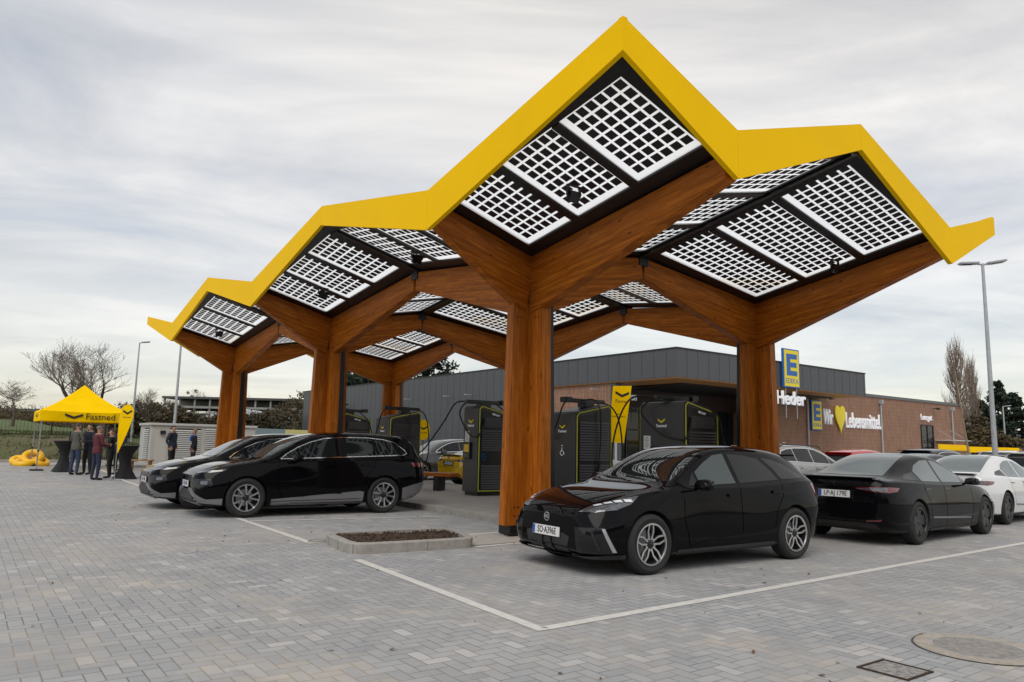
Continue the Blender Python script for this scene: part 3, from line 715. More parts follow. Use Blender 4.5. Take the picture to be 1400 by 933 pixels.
# ---------- cars: lofted shells, projected glass, lamps and trim; local x runs from nose to tail
def pchip(keys, xs):
    X = np.array([k[0] for k in keys], float); Y = np.array([k[1] for k in keys], float)
    h = np.diff(X); d = np.diff(Y)/h; m = np.zeros(len(X))
    for i in range(1, len(X)-1):
        if d[i-1]*d[i] > 0: w1 = 2*h[i]+h[i-1]; w2 = h[i]+2*h[i-1]; m[i] = (w1+w2)/(w1/d[i-1]+w2/d[i])
    m[0], m[-1] = d[0], d[-1]
    out = []
    for x in xs:
        i = min(max(int(np.searchsorted(X, x)-1), 0), len(h)-1); t = (x-X[i])/h[i]; t = min(max(t, 0), 1)
        out.append((1+2*t)*(1-t)**2*Y[i]+t*(1-t)**2*h[i]*m[i]+t*t*(3-2*t)*Y[i+1]+t*t*(t-1)*h[i]*m[i+1])
    return np.array(out)
def wheel(parent, x, y, r, rr, style, m_sp, side):
    t = .225/2
    prof = [(rr-.01, -t+.02), (rr+.012, -t+.005), (r-.05, -t-.004), (r-.018, -t+.012), (r-.003, -t+.035), (r, -t+.06)]
    for g in (-.06, -.022, .022, .06): prof += [(r, g-.006), (r-.008, g-.004), (r-.008, g+.004), (r, g+.006)]
    prof += [(r, t-.06), (r-.003, t-.035), (r-.018, t-.012), (r-.05, t+.004), (rr+.012, t-.005), (rr-.01, t-.02)]
    w = bpy.data.objects.new('wheel', None); COL.objects.link(w); w.parent = parent; w.empty_display_size = .1
    w.matrix_basis = Matrix.Translation((x, y, r)) @ Matrix.Rotation(0 if side < 0 else math.pi, 4, 'Z')
    mb = MB(); mb.lathe(prof, 56, 'y', M['rubber']); ty = mb.build('tyre', M['rubber'], w, smooth='auto')
    mb = MB()   # rim well and lip; outer face towards -y
    mb.lathe([(rr-.008, -t+.018), (rr+.006, -t+.006), (rr-.012, -t+.004), (rr-.03, -t+.02), (rr-.035, .03), (.07, .045), (0, .045)], 56, 'y', M['darkalloy'])
    mb.lathe([(rr-.006, -t+.002), (rr-.022, -t+.001), (rr-.026, -t+.012)], 56, 'y', m_sp)
    rim = mb.build('rim', M['darkalloy'], w, smooth='auto')
    mb = MB(); mb.lathe([(0, .03), (.15, .03), (.155, .036)], 32, 'y', M['galv']); mb.build('brake_disc', M['galv'], w, smooth='auto')
    mb = MB(); F_ = -t+.012
    def spoke(a0, r0, a1, r1, w0, w1, y0, y1, dep=.028):
        p = Vector((math.cos(a0)*r0, y0, math.sin(a0)*r0)); q = Vector((math.cos(a1)*r1, y1, math.sin(a1)*r1))
        d = (q-p).normalized(); n = d.cross(Vector((0, 1, 0))).normalized()
        mb.hexa([p-n*w0/2, p+n*w0/2, q+n*w1/2, q-n*w1/2, p-n*w0*.7+Vector((0, dep, 0)), p+n*w0*.7+Vector((0, dep, 0)), q+n*w1*.7+Vector((0, dep, 0)), q-n*w1*.7+Vector((0, dep, 0))], m_sp)
    if style == 'y':
        for k in range(5):
            a = 2*math.pi*k/5+.3
            for s in (-1, 1):
                spoke(a+s*.32, .05, a+s*.30, rr*.60, .022, .020, F_+.018, F_+.01); spoke(a+s*.30, rr*.58, a+s*.13, rr-.02, .022, .02, F_+.01, F_)
            spoke(a+.628-.30, rr*.30, a+.628+.30, rr*.30, .016, .016, F_+.017, F_+.017)
    elif style == 'ten':
        for k in range(5):
            a = 2*math.pi*k/5+.1
            for s in (-1, 1): spoke(a+s*.12, .06, a+s*.30, rr-.015, .016, .036, F_+.02, F_)
    else:
        for k in range(5):
            a = 2*math.pi*k/5+.2; spoke(a, .04, a+.05, rr-.04, .11, .15, F_+.012, F_+.004, .02)
    mb.lathe([(0, F_+.004), (.03, F_+.006), (.055, F_+.02), (.06, F_+.04)], 24, 'y', M['darkalloy'] if style != 'aero' else m_sp)
    mb.build('spokes', m_sp, w, smooth='auto')
    return w
class Car:
    def __init__(s, name, label, cat, spec, pm, group=None):
        s.root = thing(name, label, cat, world=False, group=group); s.spec = spec; s.pm = pm
        C = spec['curves']; xs = spec['xs']; n = len(xs)
        g = {k: pchip(v, xs) for k, v in C.items()}
        rows = []
        for i, x in enumerate(xs):
            zb, wb, zm, wm, zs, ws, we, ze, zt = [g[k][i] for k in ('zb', 'wb', 'zm', 'wm', 'zs', 'ws', 'we', 'ze', 'zt')]
            z5 = min(zs+.025, ze-.004); w5 = max(we+.004, ws-.03) if ze-zs < .06 else ws-.028
            half = [(0, zb), (wb*.55, zb), (wb*.93, zb), (wb, zb+.05), (lerp(wb, wm, .8), lerp(zb, zm, .6)), (wm, zm), (lerp(wm, ws, .55), lerp(zm, zs, .68)), (ws, zs), (w5, z5), (lerp(w5, we, .52), lerp(z5, ze, .5)), (we, ze), (we*.86, lerp(ze, zt, .62)), (we*.5, lerp(ze, zt, .93)), (0, zt)]
            ring = [(x, a, b) for a, b in half]+[(x, -a, b) for a, b in half[-2:0:-1]]
            rows.append(ring)
        k = len(rows[0]); vs = [p for r in rows for p in r]; fs = []
        for i in range(n-1):
            for j in range(k): fs.append((i*k+j, i*k+(j+1) % k, (i+1)*k+(j+1) % k, (i+1)*k+j))
        H = (k+2)//2
        for o in (0, (n-1)*k):
            for j in range(H-1):
                a, b, c, d = j, j+1, (k-j-1) % k, (k-j) % k
                q = [o+z for z in (a, b, c, d)]; q = [z for i, z in enumerate(q) if z not in q[:i]]
                if len(q) >= 3: fs.append(tuple(q) if o else tuple(reversed(q)))
        me = bpy.data.meshes.new('body'); me.from_pydata(vs, [], fs)
        bm = bmesh.new(); bm.from_mesh(me); bmesh.ops.recalc_face_normals(bm, faces=bm.faces)
        cl = bm.edges.layers.float.new('crease_edge')
        bm.verts.ensure_lookup_table()
        for i in range(n-1):
            for j, cr in spec.get('crease', {7: .75, 10: .35, 3: .6, 5: .25}).items():
                for jj in (j, k-j):
                    e = bm.edges.get((bm.verts[i*k+jj], bm.verts[(i+1)*k+jj]))
                    if e: e[cl] = cr
        bm.to_mesh(me); bm.free()
        o = bpy.data.objects.new('tmp', me); COL.objects.link(o)
        m = o.modifiers.new('s', 'SUBSURF'); m.levels = m.render_levels = 3
        cuts = []
        for (wx, wr) in spec['arch']:
            for sg in (-1, 1):
                cm = MB(); pf = []
                nseg = 40; W = spec['W']
                for yy in (W/2-.27, W/2+.2):
                    for q in range(nseg):
                        a = 2*math.pi*q/nseg; pf.append((wx+wr*math.cos(a)*1.0, sg*yy, spec['r']+wr*math.sin(a)))
                cm.add(pf, [(q, (q+1) % nseg, nseg+(q+1) % nseg, nseg+q) for q in range(nseg)]+[tuple(range(nseg)), tuple(range(2*nseg-1, nseg-1, -1))])
                co_ = cm.build('cut', M['black']); cuts.append(co_)
                b = o.modifiers.new('b', 'BOOLEAN'); b.object = co_; b.operation = 'DIFFERENCE'; b.solver = 'EXACT'
        # reference surface before cutting
        for b in o.modifiers:
            if b.type == 'BOOLEAN': b.show_viewport = False
        dg = bpy.context.evaluated_depsgraph_get(); dg.update(); ref = bpy.data.meshes.new_from_object(o.evaluated_get(dg))
        zmx = max(v.co.z for v in ref.vertices); x0 = min(v.co.x for v in ref.vertices); x1 = max(v.co.x for v in ref.vertices); y1 = max(v.co.y for v in ref.vertices)
        for b in o.modifiers: b.show_viewport = True
        dg = bpy.context.evaluated_depsgraph_get(); dg.update(); full = bpy.data.meshes.new_from_object(o.evaluated_get(dg))
        sy = spec['W']/2/y1; sz = spec['Hh']/zmx
        for mm in (ref, full):
            for v in mm.vertices:
                v.co.y *= sy if abs(v.co.y) > .01 else 1
        s.bvh = BVHTree.FromPolygons([v.co.copy() for v in ref.vertices], [tuple(p.vertices) for p in ref.polygons])
        bpy.data.objects.remove(o)
        for c_ in cuts: bpy.data.objects.remove(c_)
        full.materials.clear(); full.materials.append(pm); full.materials.append(M['plastic'])
        Wc = (spec['W']/2-.27)*sy
        for p in full.polygons:
            c = p.center; p.use_smooth = True
            for (wx, wr) in spec['arch']:
                rad = math.hypot(c.x-wx, c.z-spec['r'])
                if rad < wr*.985 and abs(abs(c.y)-Wc) < .02: p.material_index = 1
                if rad < wr+.004 and abs(p.normal.y) < .5 and ((c.x-wx)*p.normal.x+(c.z-spec['r'])*p.normal.z) < -.3*rad: p.material_index = 1
            if c.z < .235 and p.normal.z < -.4: p.material_index = 1
        full.set_sharp_from_angle(angle=R(38)); full.name = 'body'
        s.body = link('body', full, s.root)
        for (wx, _), in zip(spec['arch']):
            for sg in (-1, 1): wheel(s.root, wx, sg*(spec['W']/2-.125), spec['r'], spec['rr'], spec['wheel'], spec['msp'], sg)
    def decal(s, name, pts, d, m, off=.004, step=.05, parent=None, mirror=True, thick=.006, label=None, single=False):
        """pts: approximate 3D outline; projected along d on to the shell"""
        outs = []
        for sg in ((1, -1) if mirror else (1,)):
            dd = Vector(d).normalized(); up = Vector((0, 0, 1)) if abs(dd.z) < .9 else Vector((1, 0, 0))
            e1 = dd.cross(up).normalized(); e2 = e1.cross(dd).normalized()
            bm = bmesh.new(); P2 = [Vector(p) for p in pts]
            f = bm.faces.new([bm.verts.new((p.dot(e1), p.dot(e2), 0)) for p in P2])
            bmesh.ops.triangulate(bm, faces=[f]) if len(pts) > 4 else None
            for ax in (0, 1):
                lo = min(v.co[ax] for v in bm.verts); hi = max(v.co[ax] for v in bm.verts); k = int((hi-lo)/step)
                for i in range(1, k+1):
                    co = [0, 0, 0]; no = [0, 0, 0]; co[ax] = lo+i*(hi-lo)/(k+1); no[ax] = 1
                    bmesh.ops.bisect_plane(bm, geom=bm.verts[:]+bm.edges[:]+bm.faces[:], plane_co=co, plane_no=no, dist=1e-5)
            ok = True
            for v in bm.verts:
                o3 = e1*v.co.x+e2*v.co.y-dd*6
                hit = s.bvh.ray_cast(o3, dd)
                if hit[0] is None:
                    hit = s.bvh.find_nearest(o3+dd*6)
                    loc, nr = hit[0], hit[1]
                else: loc, nr = hit[0], hit[1]
                if nr.dot(dd) > 0: nr = -nr
                v.co = loc+nr*off
            if thick:
                be = [e for e in bm.edges if e.is_boundary]
                r = bmesh.ops.extrude_edge_only(bm, edges=be)
                for v in [q for q in r['geom'] if isinstance(q, bmesh.types.BMVert)]: v.co += dd*(thick+off)*.9
            if sg < 0:
                for v in bm.verts: v.co.y *= -1
            bmesh.ops.recalc_face_normals(bm, faces=bm.faces)
            me = bpy.data.meshes.new(name); bm.to_mesh(me); bm.free(); me.materials.append(m)
            # orientation: outward = against dd
            dm = Vector((dd.x, dd.y*sg, dd.z)); big = max(me.polygons, key=lambda p: p.area)
            if big.normal.dot(dm) > 0: me.flip_normals()
            me.polygons.foreach_set('use_smooth', [True]*len(me.polygons)); me.set_sharp_from_angle(angle=R(40))
            o = link(name, me, parent or s.root); outs.append(o)
            if label: o['label'] = label
        return outs
    def side(s, name, pts, m, **k): return s.decal(name, [(x, -1.5, z) for x, z in pts], (0, 1, 0), m, **k)
    def ribbon(s, name, line, w, m, closed=False, **k):
        L = [Vector(p) for p in line]; n = len(L); ls, rs = [], []
        for i in range(n):
            a = L[i-1] if (i > 0 or closed) else L[i]; b = L[(i+1) % n] if (i < n-1 or closed) else L[i]
            t = (b-a).normalized(); nn = Vector((-t.y, t.x))*w/2; ls.append(L[i]+nn); rs.append(L[i]-nn)
        return s.side(name, [tuple(p) for p in ls+rs[::-1]], m, **k)
    def plate(s, x, z, txt, facing, tilt=0, parent=None):
        mx = frame3((x, 0, z), (0, -1, 0) if facing < 0 else (0, 1, 0)) @ Matrix.Rotation(tilt, 4, 'X')
        o = flat('number_plate', [(-.26, -.055), (.26, -.055), (.26, .055), (-.26, .055)], mx, M['platewhite'], s.root, .012)
        b = flat('blue_strip', [(-.257, -.052), (-.213, -.052), (-.213, .052), (-.257, .052)], Matrix.Translation((0, 0, .0125)), M['plateblue'], o, .001)
        t = text('plate_text', txt, .108, Matrix.Translation((.022, 0, .0135)), M['ink'], o, .0005, .0015, .80)
        return o
    def mirror(s, x, z, y, m, sc_=1):
        for sg in (-1, 1):
            mb = MB(); prof = [(0, .02), (.03, .075), (.09, .09), (.15, .07), (.17, .02)]
            # rounded housing built as a small loft along y
            rows = []
            for t, k in ((0, .45), (.05, .9), (.14, 1), (.20, .9), (.235, .55)):
                rows.append([(x+(a-.06)*k*1.15*sc_, sg*(y+t*sc_), z+b*k*sc_) for a, b in ((0, 0), (.0, .07), (.03, .11), (.10, .12), (.15, .10), (.165, .04), (.15, -.01), (.07, -.02))])
            n = 8; vs = [p for r in rows for p in r]
            fs = [(i*n+j, i*n+(j+1) % n, (i+1)*n+(j+1) % n, (i+1)*n+j) for i in range(4) for j in range(n)]+[tuple(range(n)), tuple(range(4*n+n-1, 4*n-1, -1))]
            mb.add(vs, fs, m); h = mb.build('mirror', m, s.root, smooth='auto', bevel=.012)
            mb = MB(); mb.box((x+.10*sc_, sg*(y+.12*sc_), z+.05*sc_), (.006, .17*sc_, .085*sc_), M['glass']); mb.build('mirror_glass', M['glass'], h)
            mb = MB(); mb.tube([(x+.03, sg*(y-.08), z-.02), (x+.03, sg*(y+.05), z+.02)], .022, 8); mb.build('mirror_stalk', M['blackgloss'], h)
    def handle(s, x, z, m=None, ln=.2):
        s.side('door_handle', [(x, z-.018), (x+ln, z-.014), (x+ln, z+.022), (x, z+.018)], m or s.pm, off=.026, thick=.03)
    def place(s, p, yaw, rear=False): s.root.matrix_basis = Matrix.Translation(p) @ Matrix.Rotation(yaw, 4, 'Z')
blk = paint('paint_black', (.004, .004, .005), .04)
HX = [0, .03, .08, .16, .3, .48, .66, .84, 1.02, 1.2, 1.35, 1.55, 1.78, 2.0, 2.2, 2.45, 2.75, 3.05, 3.3, 3.55, 3.75, 3.9, 4.02, 4.12, 4.2, 4.26, 4.29]
def hatch(name, label, pm, detail=True, group=None, plate_no='SO A396E'):
    sp = dict(W=1.836, Hh=1.504, r=.345, rr=.245, wheel='y', msp=M['alloy'], arch=[(.84, .385), (3.545, .385)], xs=HX, curves=dict(
        zb=[(0, .30), (.12, .21), (.5, .18), (3.8, .19), (4.15, .27), (4.29, .44)],
        wb=[(0, .58), (.1, .72), (.3, .84), (.6, .875), (3.7, .875), (4.1, .80), (4.25, .70), (4.29, .62)],
        zm=[(0, .46), (.3, .55), (.84, .62), (1.6, .55), (2.6, .56), (3.4, .68), (4.0, .68), (4.29, .70)],
        wm=[(0, .62), (.08, .76), (.2, .84), (.45, .90), (.84, .925), (1.5, .895), (2.6, .90), (3.4, .925), (3.9, .905), (4.15, .86), (4.26, .78), (4.29, .70)],
        zs=[(0, .62), (.1, .69), (.4, .80), (.84, .90), (1.4, .945), (2.5, .965), (3.3, 1.0), (3.8, 1.035), (4.1, 1.03), (4.22, .97), (4.29, .90)],
        ws=[(0, .52), (.1, .66), (.3, .76), (.6, .83), (1.0, .855), (2, .865), (3.3, .86), (3.9, .82), (4.15, .76), (4.29, .64)],
        we=[(0, .42), (.2, .60), (.8, .71), (1.25, .735), (1.55, .70), (1.9, .645), (2.3, .60), (2.7, .59), (3.5, .57), (3.95, .545), (4.1, .60), (4.29, .58)],
        ze=[(0, .65), (.1, .72), (.4, .83), (.84, .935), (1.2, .985), (1.5, 1.11), (1.9, 1.31), (2.2, 1.405), (2.7, 1.445), (3.3, 1.42), (3.75, 1.355), (3.95, 1.30), (4.1, 1.16), (4.22, 1.02), (4.29, .94)],
        zt=[(0, .66), (.1, .74), (.4, .86), (.84, .955), (1.2, 1.01), (1.5, 1.15), (1.9, 1.375), (2.2, 1.475), (2.7, 1.515), (3.3, 1.495), (3.75, 1.435), (3.95, 1.39), (4.1, 1.20), (4.22, 1.05), (4.29, .96)]))
    c = Car(name, label, 'car', sp, pm, group)
    G, GL = M['glass'], M['glassdaylit']
    c.side('quarter_window', [(1.56, 1.0), (1.72, 1.0), (1.72, 1.16)], G, off=.003)
    c.side('door_window', [(1.76, 1.0), (2.42, 1.02), (2.40, 1.39), (2.2, 1.37), (1.98, 1.28), (1.76, 1.16)], GL, off=.003)
    c.side('door_window', [(2.50, 1.02), (3.30, 1.055), (3.24, 1.17), (3.08, 1.33), (2.8, 1.375), (2.48, 1.39)], G, off=.003)
    c.side('quarter_window', [(3.37, 1.06), (3.92, 1.08), (3.80, 1.16), (3.60, 1.265), (3.36, 1.325), (3.16, 1.345), (3.32, 1.18)], G, off=.003)
    c.decal('windscreen', [(1.20, .0, 2), (1.22, -.35, 2), (1.36, -.68, 2), (1.7, -.625, 2), (2.16, -.50, 2), (2.20, 0, 2), (2.16, .50, 2), (1.7, .625, 2), (1.36, .68, 2), (1.22, .35, 2)], (0, 0, -1), M['screen'], mirror=False, off=.003)
    c.decal('rear_window', [(5, -.50, 1.30), (5, -.58, 1.10), (5, .58, 1.10), (5, .50, 1.30)], (-1, 0, 0), G, mirror=False, off=.003)
    c.ribbon('door_seam', [(1.42, .86), (1.40, .6), (1.47, .40), (1.50, .27)], .009, M['seam'], off=.0015, thick=0)
    c.ribbon('door_seam', [(2.455, 1.0), (2.46, .6), (2.46, .27)], .009, M['seam'], off=.0015, thick=0)
    c.ribbon('door_seam', [(3.33, 1.04), (3.30, .85), (3.15, .68), (3.10, .45)], .009, M['seam'], off=.0015, thick=0)
    c.side('side_skirt', [(1.28, .20), (3.12, .20), (3.10, .27), (1.28, .255)], M['plastic'], off=.012)
    c.side('door_crease_panel', [(1.5, .30), (2.6, .43), (2.95, .46), (3.1, .40), (3.1, .31), (2.4, .285)], pm, off=.010, thick=.012)
    c.handle(2.20, .87); c.handle(3.08, .90)
    c.mirror(1.62, .97, .86, pm)
    lamp = c.decal('headlight', [(.06, -.50, .70), (.18, -.56, .765), (.36, -.70, .83), (.70, -.83, .895), (.55, -.86, .815), (.34, -.85, .765), (.14, -.70, .71)], (.55, .62, -.45), M['lampglass'], off=.006, step=.04)
    for o, sg in zip(lamp, (1, -1)):
        for k in range(4):
            d = c.decal('light_bar', [(.20+k*.10, -.60-k*.06, .782+k*.019), (.27+k*.10, -.655-k*.06, .80+k*.019), (.27+k*.10, -.70-k*.055, .787+k*.018), (.20+k*.10, -.65-k*.055, .77+k*.018)], (.55, .62, -.45), M['lampled'], off=.016, step=.04, mirror=False, thick=0)[0]
            d.parent = o
            if sg < 0: d.matrix_basis = Matrix.Diagonal((1, -1, 1, 1))
    c.decal('lower_grille', [(-2, -.36, .235), (-2, -.42, .42), (-2, -.30, .455), (-2, .30, .455), (-2, .42, .42), (-2, .36, .235)], (1, 0, 0), M['plastic'], mirror=False, off=.006)
    for sgn in (1,):
        c.decal('side_intake', [(.02, -.50, .54), (.10, -.86, .55), (.16, -.86, .48), (.22, -.90, .26), (.05, -.52, .26)], (.8, .6, 0), M['blackgloss'], off=.006)
        c.decal('intake_blade', [(.16, -.80, .535), (.17, -.83, .535), (.26, -.90, .28), (.24, -.87, .28)], (.8, .6, 0), M['galv'], off=.022, thick=.02)
        c.decal('intake_blade', [(.10, -.70, .50), (.11, -.72, .50), (.16, -.78, .30), (.15, -.76, .30)], (.8, .6, 0), M['plastic'], off=.018, thick=.02)
    c.decal('front_splitter', [(-.3, 0, .19), (-.3, -.62, .20), (.1, -.8, .22), (.35, -.92, .225), (.35, -.92, .255), (.1, -.8, .255), (-.3, -.62, .235), (-.3, 0, .225)], (.85, .52, 0), M['blackgloss'], off=.03, thick=.03)
    for k in (-.1, .1): c.decal('grille_fin', [(-2, k-.012, .25), (-2, k+.012, .25), (-2, k*.7+.012, .42), (-2, k*.7-.012, .42)], (1, 0, 0), M['blackgloss'], mirror=False, off=.02, thick=.02)
    # round badge with an octagonal ring and two letters
    mb = MB(); bx = -.006
    hit = c.bvh.ray_cast(Vector((-2, 0, .615)), Vector((1, 0, 0))); bx = hit[0].x if hit[0] else 0; nr = hit[1]
    tl = -math.asin(max(-1, min(1, nr.z)))
    bmx = frame3((bx-.004, 0, .615), (0, -1, 0)) @ Matrix.Rotation(-math.asin(max(-1, min(1, nr.z))), 4, 'X')
    oc = [(.055*math.cos(R(22.5+45*k)), .055*math.sin(R(22.5+45*k))) for k in range(8)]
    bd = flat('badge', oc, bmx, M['chrome'], c.root, .006); flat('badge_field', [(x*.84, y*.84) for x, y in oc], Matrix.Translation((0, 0, .0062)), M['blackgloss'], bd, .001)
    text('badge_letters', 'MG', .052, Matrix.Translation((0, 0, .0075)), M['chrome'], bd, .001, .001)
    c.plate(-.012, .455, plate_no, -1, -.06)
    c.decal('tail_light', [(4.05, -.86, 1.0), (4.35, -.55, 1.02), (4.40, -.2, 1.02), (4.40, -.2, .975), (4.35, -.55, .96), (4.22, -.80, .80), (4.14, -.86, .80)], (-.7, .7, 0), M['redlamp'], off=.006, step=.05)
    c.decal('rear_bumper_insert', [(5, -.55, .28), (5, .55, .28), (5, .62, .45), (5, -.62, .45)], (-1, 0, 0), M['plastic'], mirror=False)
    c.plate(4.31, .62, 'SO A396E', 1)
    mb = MB(); mb.box((3.98, 0, 1.385), (.26, 1.02, .025), pm); mb.build('roof_spoiler', pm, c.root, bevel=.01)
    mb = MB(); mb.tube([(1.26, -.58, 1.02), (1.33, -.1, 1.075), (1.36, .1, 1.09)], .010, 6); mb.tube([(1.26, -.0, 1.04), (1.31, .4, 1.065), (1.38, .62, 1.07)], .010, 6); mb.build('wipers', M['plastic'], c.root)
    return c
def suv(name, label, pm, group=None, trim=None, plate_no='L EA 312E', rails=False):
    trim = trim or M['silvertrim']
    xs = [0, .03, .08, .16, .3, .5, .7, .88, 1.08, 1.25, 1.42, 1.62, 1.85, 2.1, 2.35, 2.6, 2.9, 3.2, 3.5, 3.75, 3.95, 4.12, 4.27, 4.40, 4.50, 4.58, 4.635, 4.66]
    sp = dict(W=1.88, Hh=1.62, r=.365, rr=.255, wheel='ten', msp=M['alloy'], arch=[(.88, .405), (3.646, .405)], xs=xs, curves=dict(
        zb=[(0, .32), (.12, .24), (.5, .20), (3.9, .21), (4.4, .30), (4.66, .48)],
        wb=[(0, .60), (.1, .75), (.3, .86), (.6, .90), (3.9, .90), (4.3, .86), (4.55, .78), (4.66, .66)],
        zm=[(0, .50), (.3, .60), (.88, .66), (1.7, .60), (3.0, .62), (3.7, .70), (4.66, .74)],
        wm=[(0, .64), (.08, .78), (.2, .86), (.45, .92), (.88, .94), (1.6, .925), (2.8, .925), (3.65, .94), (4.1, .925), (4.4, .88), (4.58, .81), (4.66, .72)],
        zs=[(0, .72), (.1, .79), (.4, .89), (.88, .98), (1.4, 1.03), (2.5, 1.05), (3.6, 1.08), (4.2, 1.10), (4.5, 1.08), (4.66, .98)],
        ws=[(0, .56), (.1, .70), (.3, .79), (.6, .85), (1.0, .88), (2, .885), (3.4, .885), (4.1, .86), (4.45, .80), (4.66, .68)],
        we=[(0, .48), (.2, .64), (.8, .74), (1.2, .765), (1.5, .73), (1.9, .67), (2.3, .64), (2.8, .635), (3.6, .62), (4.2, .60), (4.4, .62), (4.66, .62)],
        ze=[(0, .76), (.1, .82), (.4, .93), (.88, 1.02), (1.18, 1.07), (1.45, 1.19), (1.85, 1.385), (2.2, 1.495), (2.7, 1.55), (3.3, 1.56), (3.9, 1.535), (4.25, 1.485), (4.40, 1.40), (4.52, 1.22), (4.66, 1.04)],
        zt=[(0, .77), (.1, .84), (.4, .955), (.88, 1.045), (1.18, 1.095), (1.45, 1.23), (1.85, 1.45), (2.2, 1.57), (2.7, 1.632), (3.3, 1.635), (3.9, 1.61), (4.25, 1.57), (4.40, 1.49), (4.52, 1.27), (4.66, 1.06)]))
    c = Car(name, label, 'car', sp, pm, group)
    G, GL = M['glass'], M['glassdaylit']
    belt = lambda x: 1.08+(x-1.5)*.036
    top = [(1.62, 1.16), (1.85, 1.29), (2.1, 1.395), (2.4, 1.475), (2.8, 1.51), (3.3, 1.51), (3.7, 1.48), (3.95, 1.42), (4.16, 1.26)]
    def win(x0, x1, dz=0):
        t = [(x, z) for x, z in top if x0 < x < x1]; f = lambda x: float(np.interp(x, [q[0] for q in top], [q[1] for q in top]))
        return [(x0, belt(x0)+.01), (x1, belt(x1)+.01), (x1, max(f(x1), belt(x1)+.03))]+t[::-1]+[(x0, max(f(x0), belt(x0)+.03))]
    c.side('quarter_window', win(1.58, 1.84), G, off=.003); c.side('door_window', win(1.88, 2.62), G, off=.003); c.side('door_window', win(2.68, 3.42), G, off=.003); c.side('quarter_window', win(3.47, 4.13), G, off=.003)
    ol = [(1.5, belt(1.5))]+[(x, z+.012) for x, z in top]+[(4.19, belt(4.19)+.03), (4.1, belt(4.1)), (3.3, belt(3.3)), (2.4, belt(2.4))]
    c.ribbon('window_trim', ol+[ol[0]], .016, M['chrome'], off=.006, thick=.006, step=.08)
    c.decal('windscreen', [(1.17, 0, 2), (1.20, -.4, 2), (1.34, -.71, 2), (1.7, -.66, 2), (2.15, -.54, 2), (2.19, 0, 2), (2.15, .54, 2), (1.7, .66, 2), (1.34, .71, 2), (1.20, .4, 2)], (0, 0, -1), GL, mirror=False, off=.003)
    c.decal('rear_window', [(6, -.52, 1.42), (6, -.62, 1.18), (6, .62, 1.18), (6, .52, 1.42)], (-1, 0, 0), G, mirror=False, off=.003)
    for ln in ([(1.46, .98), (1.44, .6), (1.52, .42), (1.55, .33)], [(2.65, 1.09), (2.66, .6), (2.65, .33)], [(3.46, 1.10), (3.42, .95), (3.26, .75), (3.20, .5)]):
        c.ribbon('door_seam', ln, .009, M['seam'], off=.0015, thick=0)
    c.side('side_skirt', [(1.34, .22), (3.18, .22), (3.20, .44), (3.1, .46), (2.9, .41), (1.34, .33)], trim, off=.014, thick=.016)
    c.side('sill_strip', [(1.34, .285), (3.2, .30), (3.0, .315), (1.34, .298)], M['plastic'], off=.018)
    for wx in (.88, 3.646):
        arc = [(wx+.425*math.cos(R(a)), .365+.425*math.sin(R(a))) for a in range(-18, 199, 9)]
        c.ribbon('arch_trim', arc, .045, pm if pm is blk else M['plastic'], off=.010, thick=.012, step=.06)
    c.side('rear_bumper_trim', [(4.06, .24), (4.48, .33), (4.64, .58), (4.58, .62), (4.28, .56), (4.05, .50)], trim, off=.012)
    c.side('front_bumper_trim', [(.03, .29), (.46, .25), (.46, .36), (.2, .345), (.03, .36)], trim, off=.012)
    c.handle(2.38, .96); c.handle(3.14, .98); c.mirror(1.74, 1.05, .89, pm, 1.1)
    c.decal('grille_band', [(-2, -.56, .73), (-2, .56, .73), (-2, .54, .80), (-2, -.54, .80)], (1, 0, 0), M['blackgloss'], mirror=False, off=.006)
    c.decal('headlight', [(.0, -.50, .835), (.12, -.62, .842), (.34, -.82, .868), (.50, -.88, .89), (.38, -.90, .862), (.20, -.84, .836), (.02, -.60, .815)], (.75, .62, -.2), M['lampglass'], off=.008, step=.04)
    c.decal('lower_lamp', [(.05, -.58, .70), (.22, -.88, .71), (.26, -.90, .60), (.16, -.84, .52), (.05, -.62, .56)], (.75, .65, 0), M['blackgloss'], off=.008)
    c.decal('projector', [(.12, -.74, .67), (.2, -.83, .67), (.2, -.83, .61), (.12, -.74, .61)], (.75, .65, 0), M['lampglass'], off=.012)
    c.decal('lower_grille', [(-2, -.60, .28), (-2, .60, .28), (-2, .45, .50), (-2, -.45, .50)], (1, 0, 0), M['plastic'], mirror=False, off=.006)
    c.decal('bumper_blade', [(-.2, -.38, .535), (.1, -.45, .53), (.14, -.86, .34), (.06, -.80, .33), (-.2, -.38, .50)], (.88, .47, 0), trim, off=.018, thick=.02)
    c.decal('front_lip', [(-2, -.66, .245), (-2, .66, .245), (-2, .66, .30), (-2, -.66, .30)], (1, 0, 0), trim, mirror=False, off=.02, thick=.02)
    c.plate(-.016, .60, plate_no, -1, -.04); c.plate(4.685, .78, plate_no, 1)
    c.decal('tail_light', [(4.30, -.90, 1.02), (4.62, -.62, 1.02), (4.70, -.25, 1.00), (4.70, -.25, .95), (4.62, -.62, .93), (4.36, -.90, .94)], (-.7, .7, 0), M['redlamp'], off=.007)
    mb = MB(); mb.box((4.36, 0, 1.555), (.30, 1.12, .028), pm); mb.build('roof_spoiler', pm, c.root, bevel=.012)
    if rails:
        for sg in (-1, 1): mb = MB(); mb.tube([(1.95, sg*.60, 1.53), (2.1, sg*.60, 1.60), (3.7, sg*.585, 1.615), (3.95, sg*.58, 1.555)], .018, 6); mb.build('roof_rail', M['black'], c.root, smooth=True)
    return c
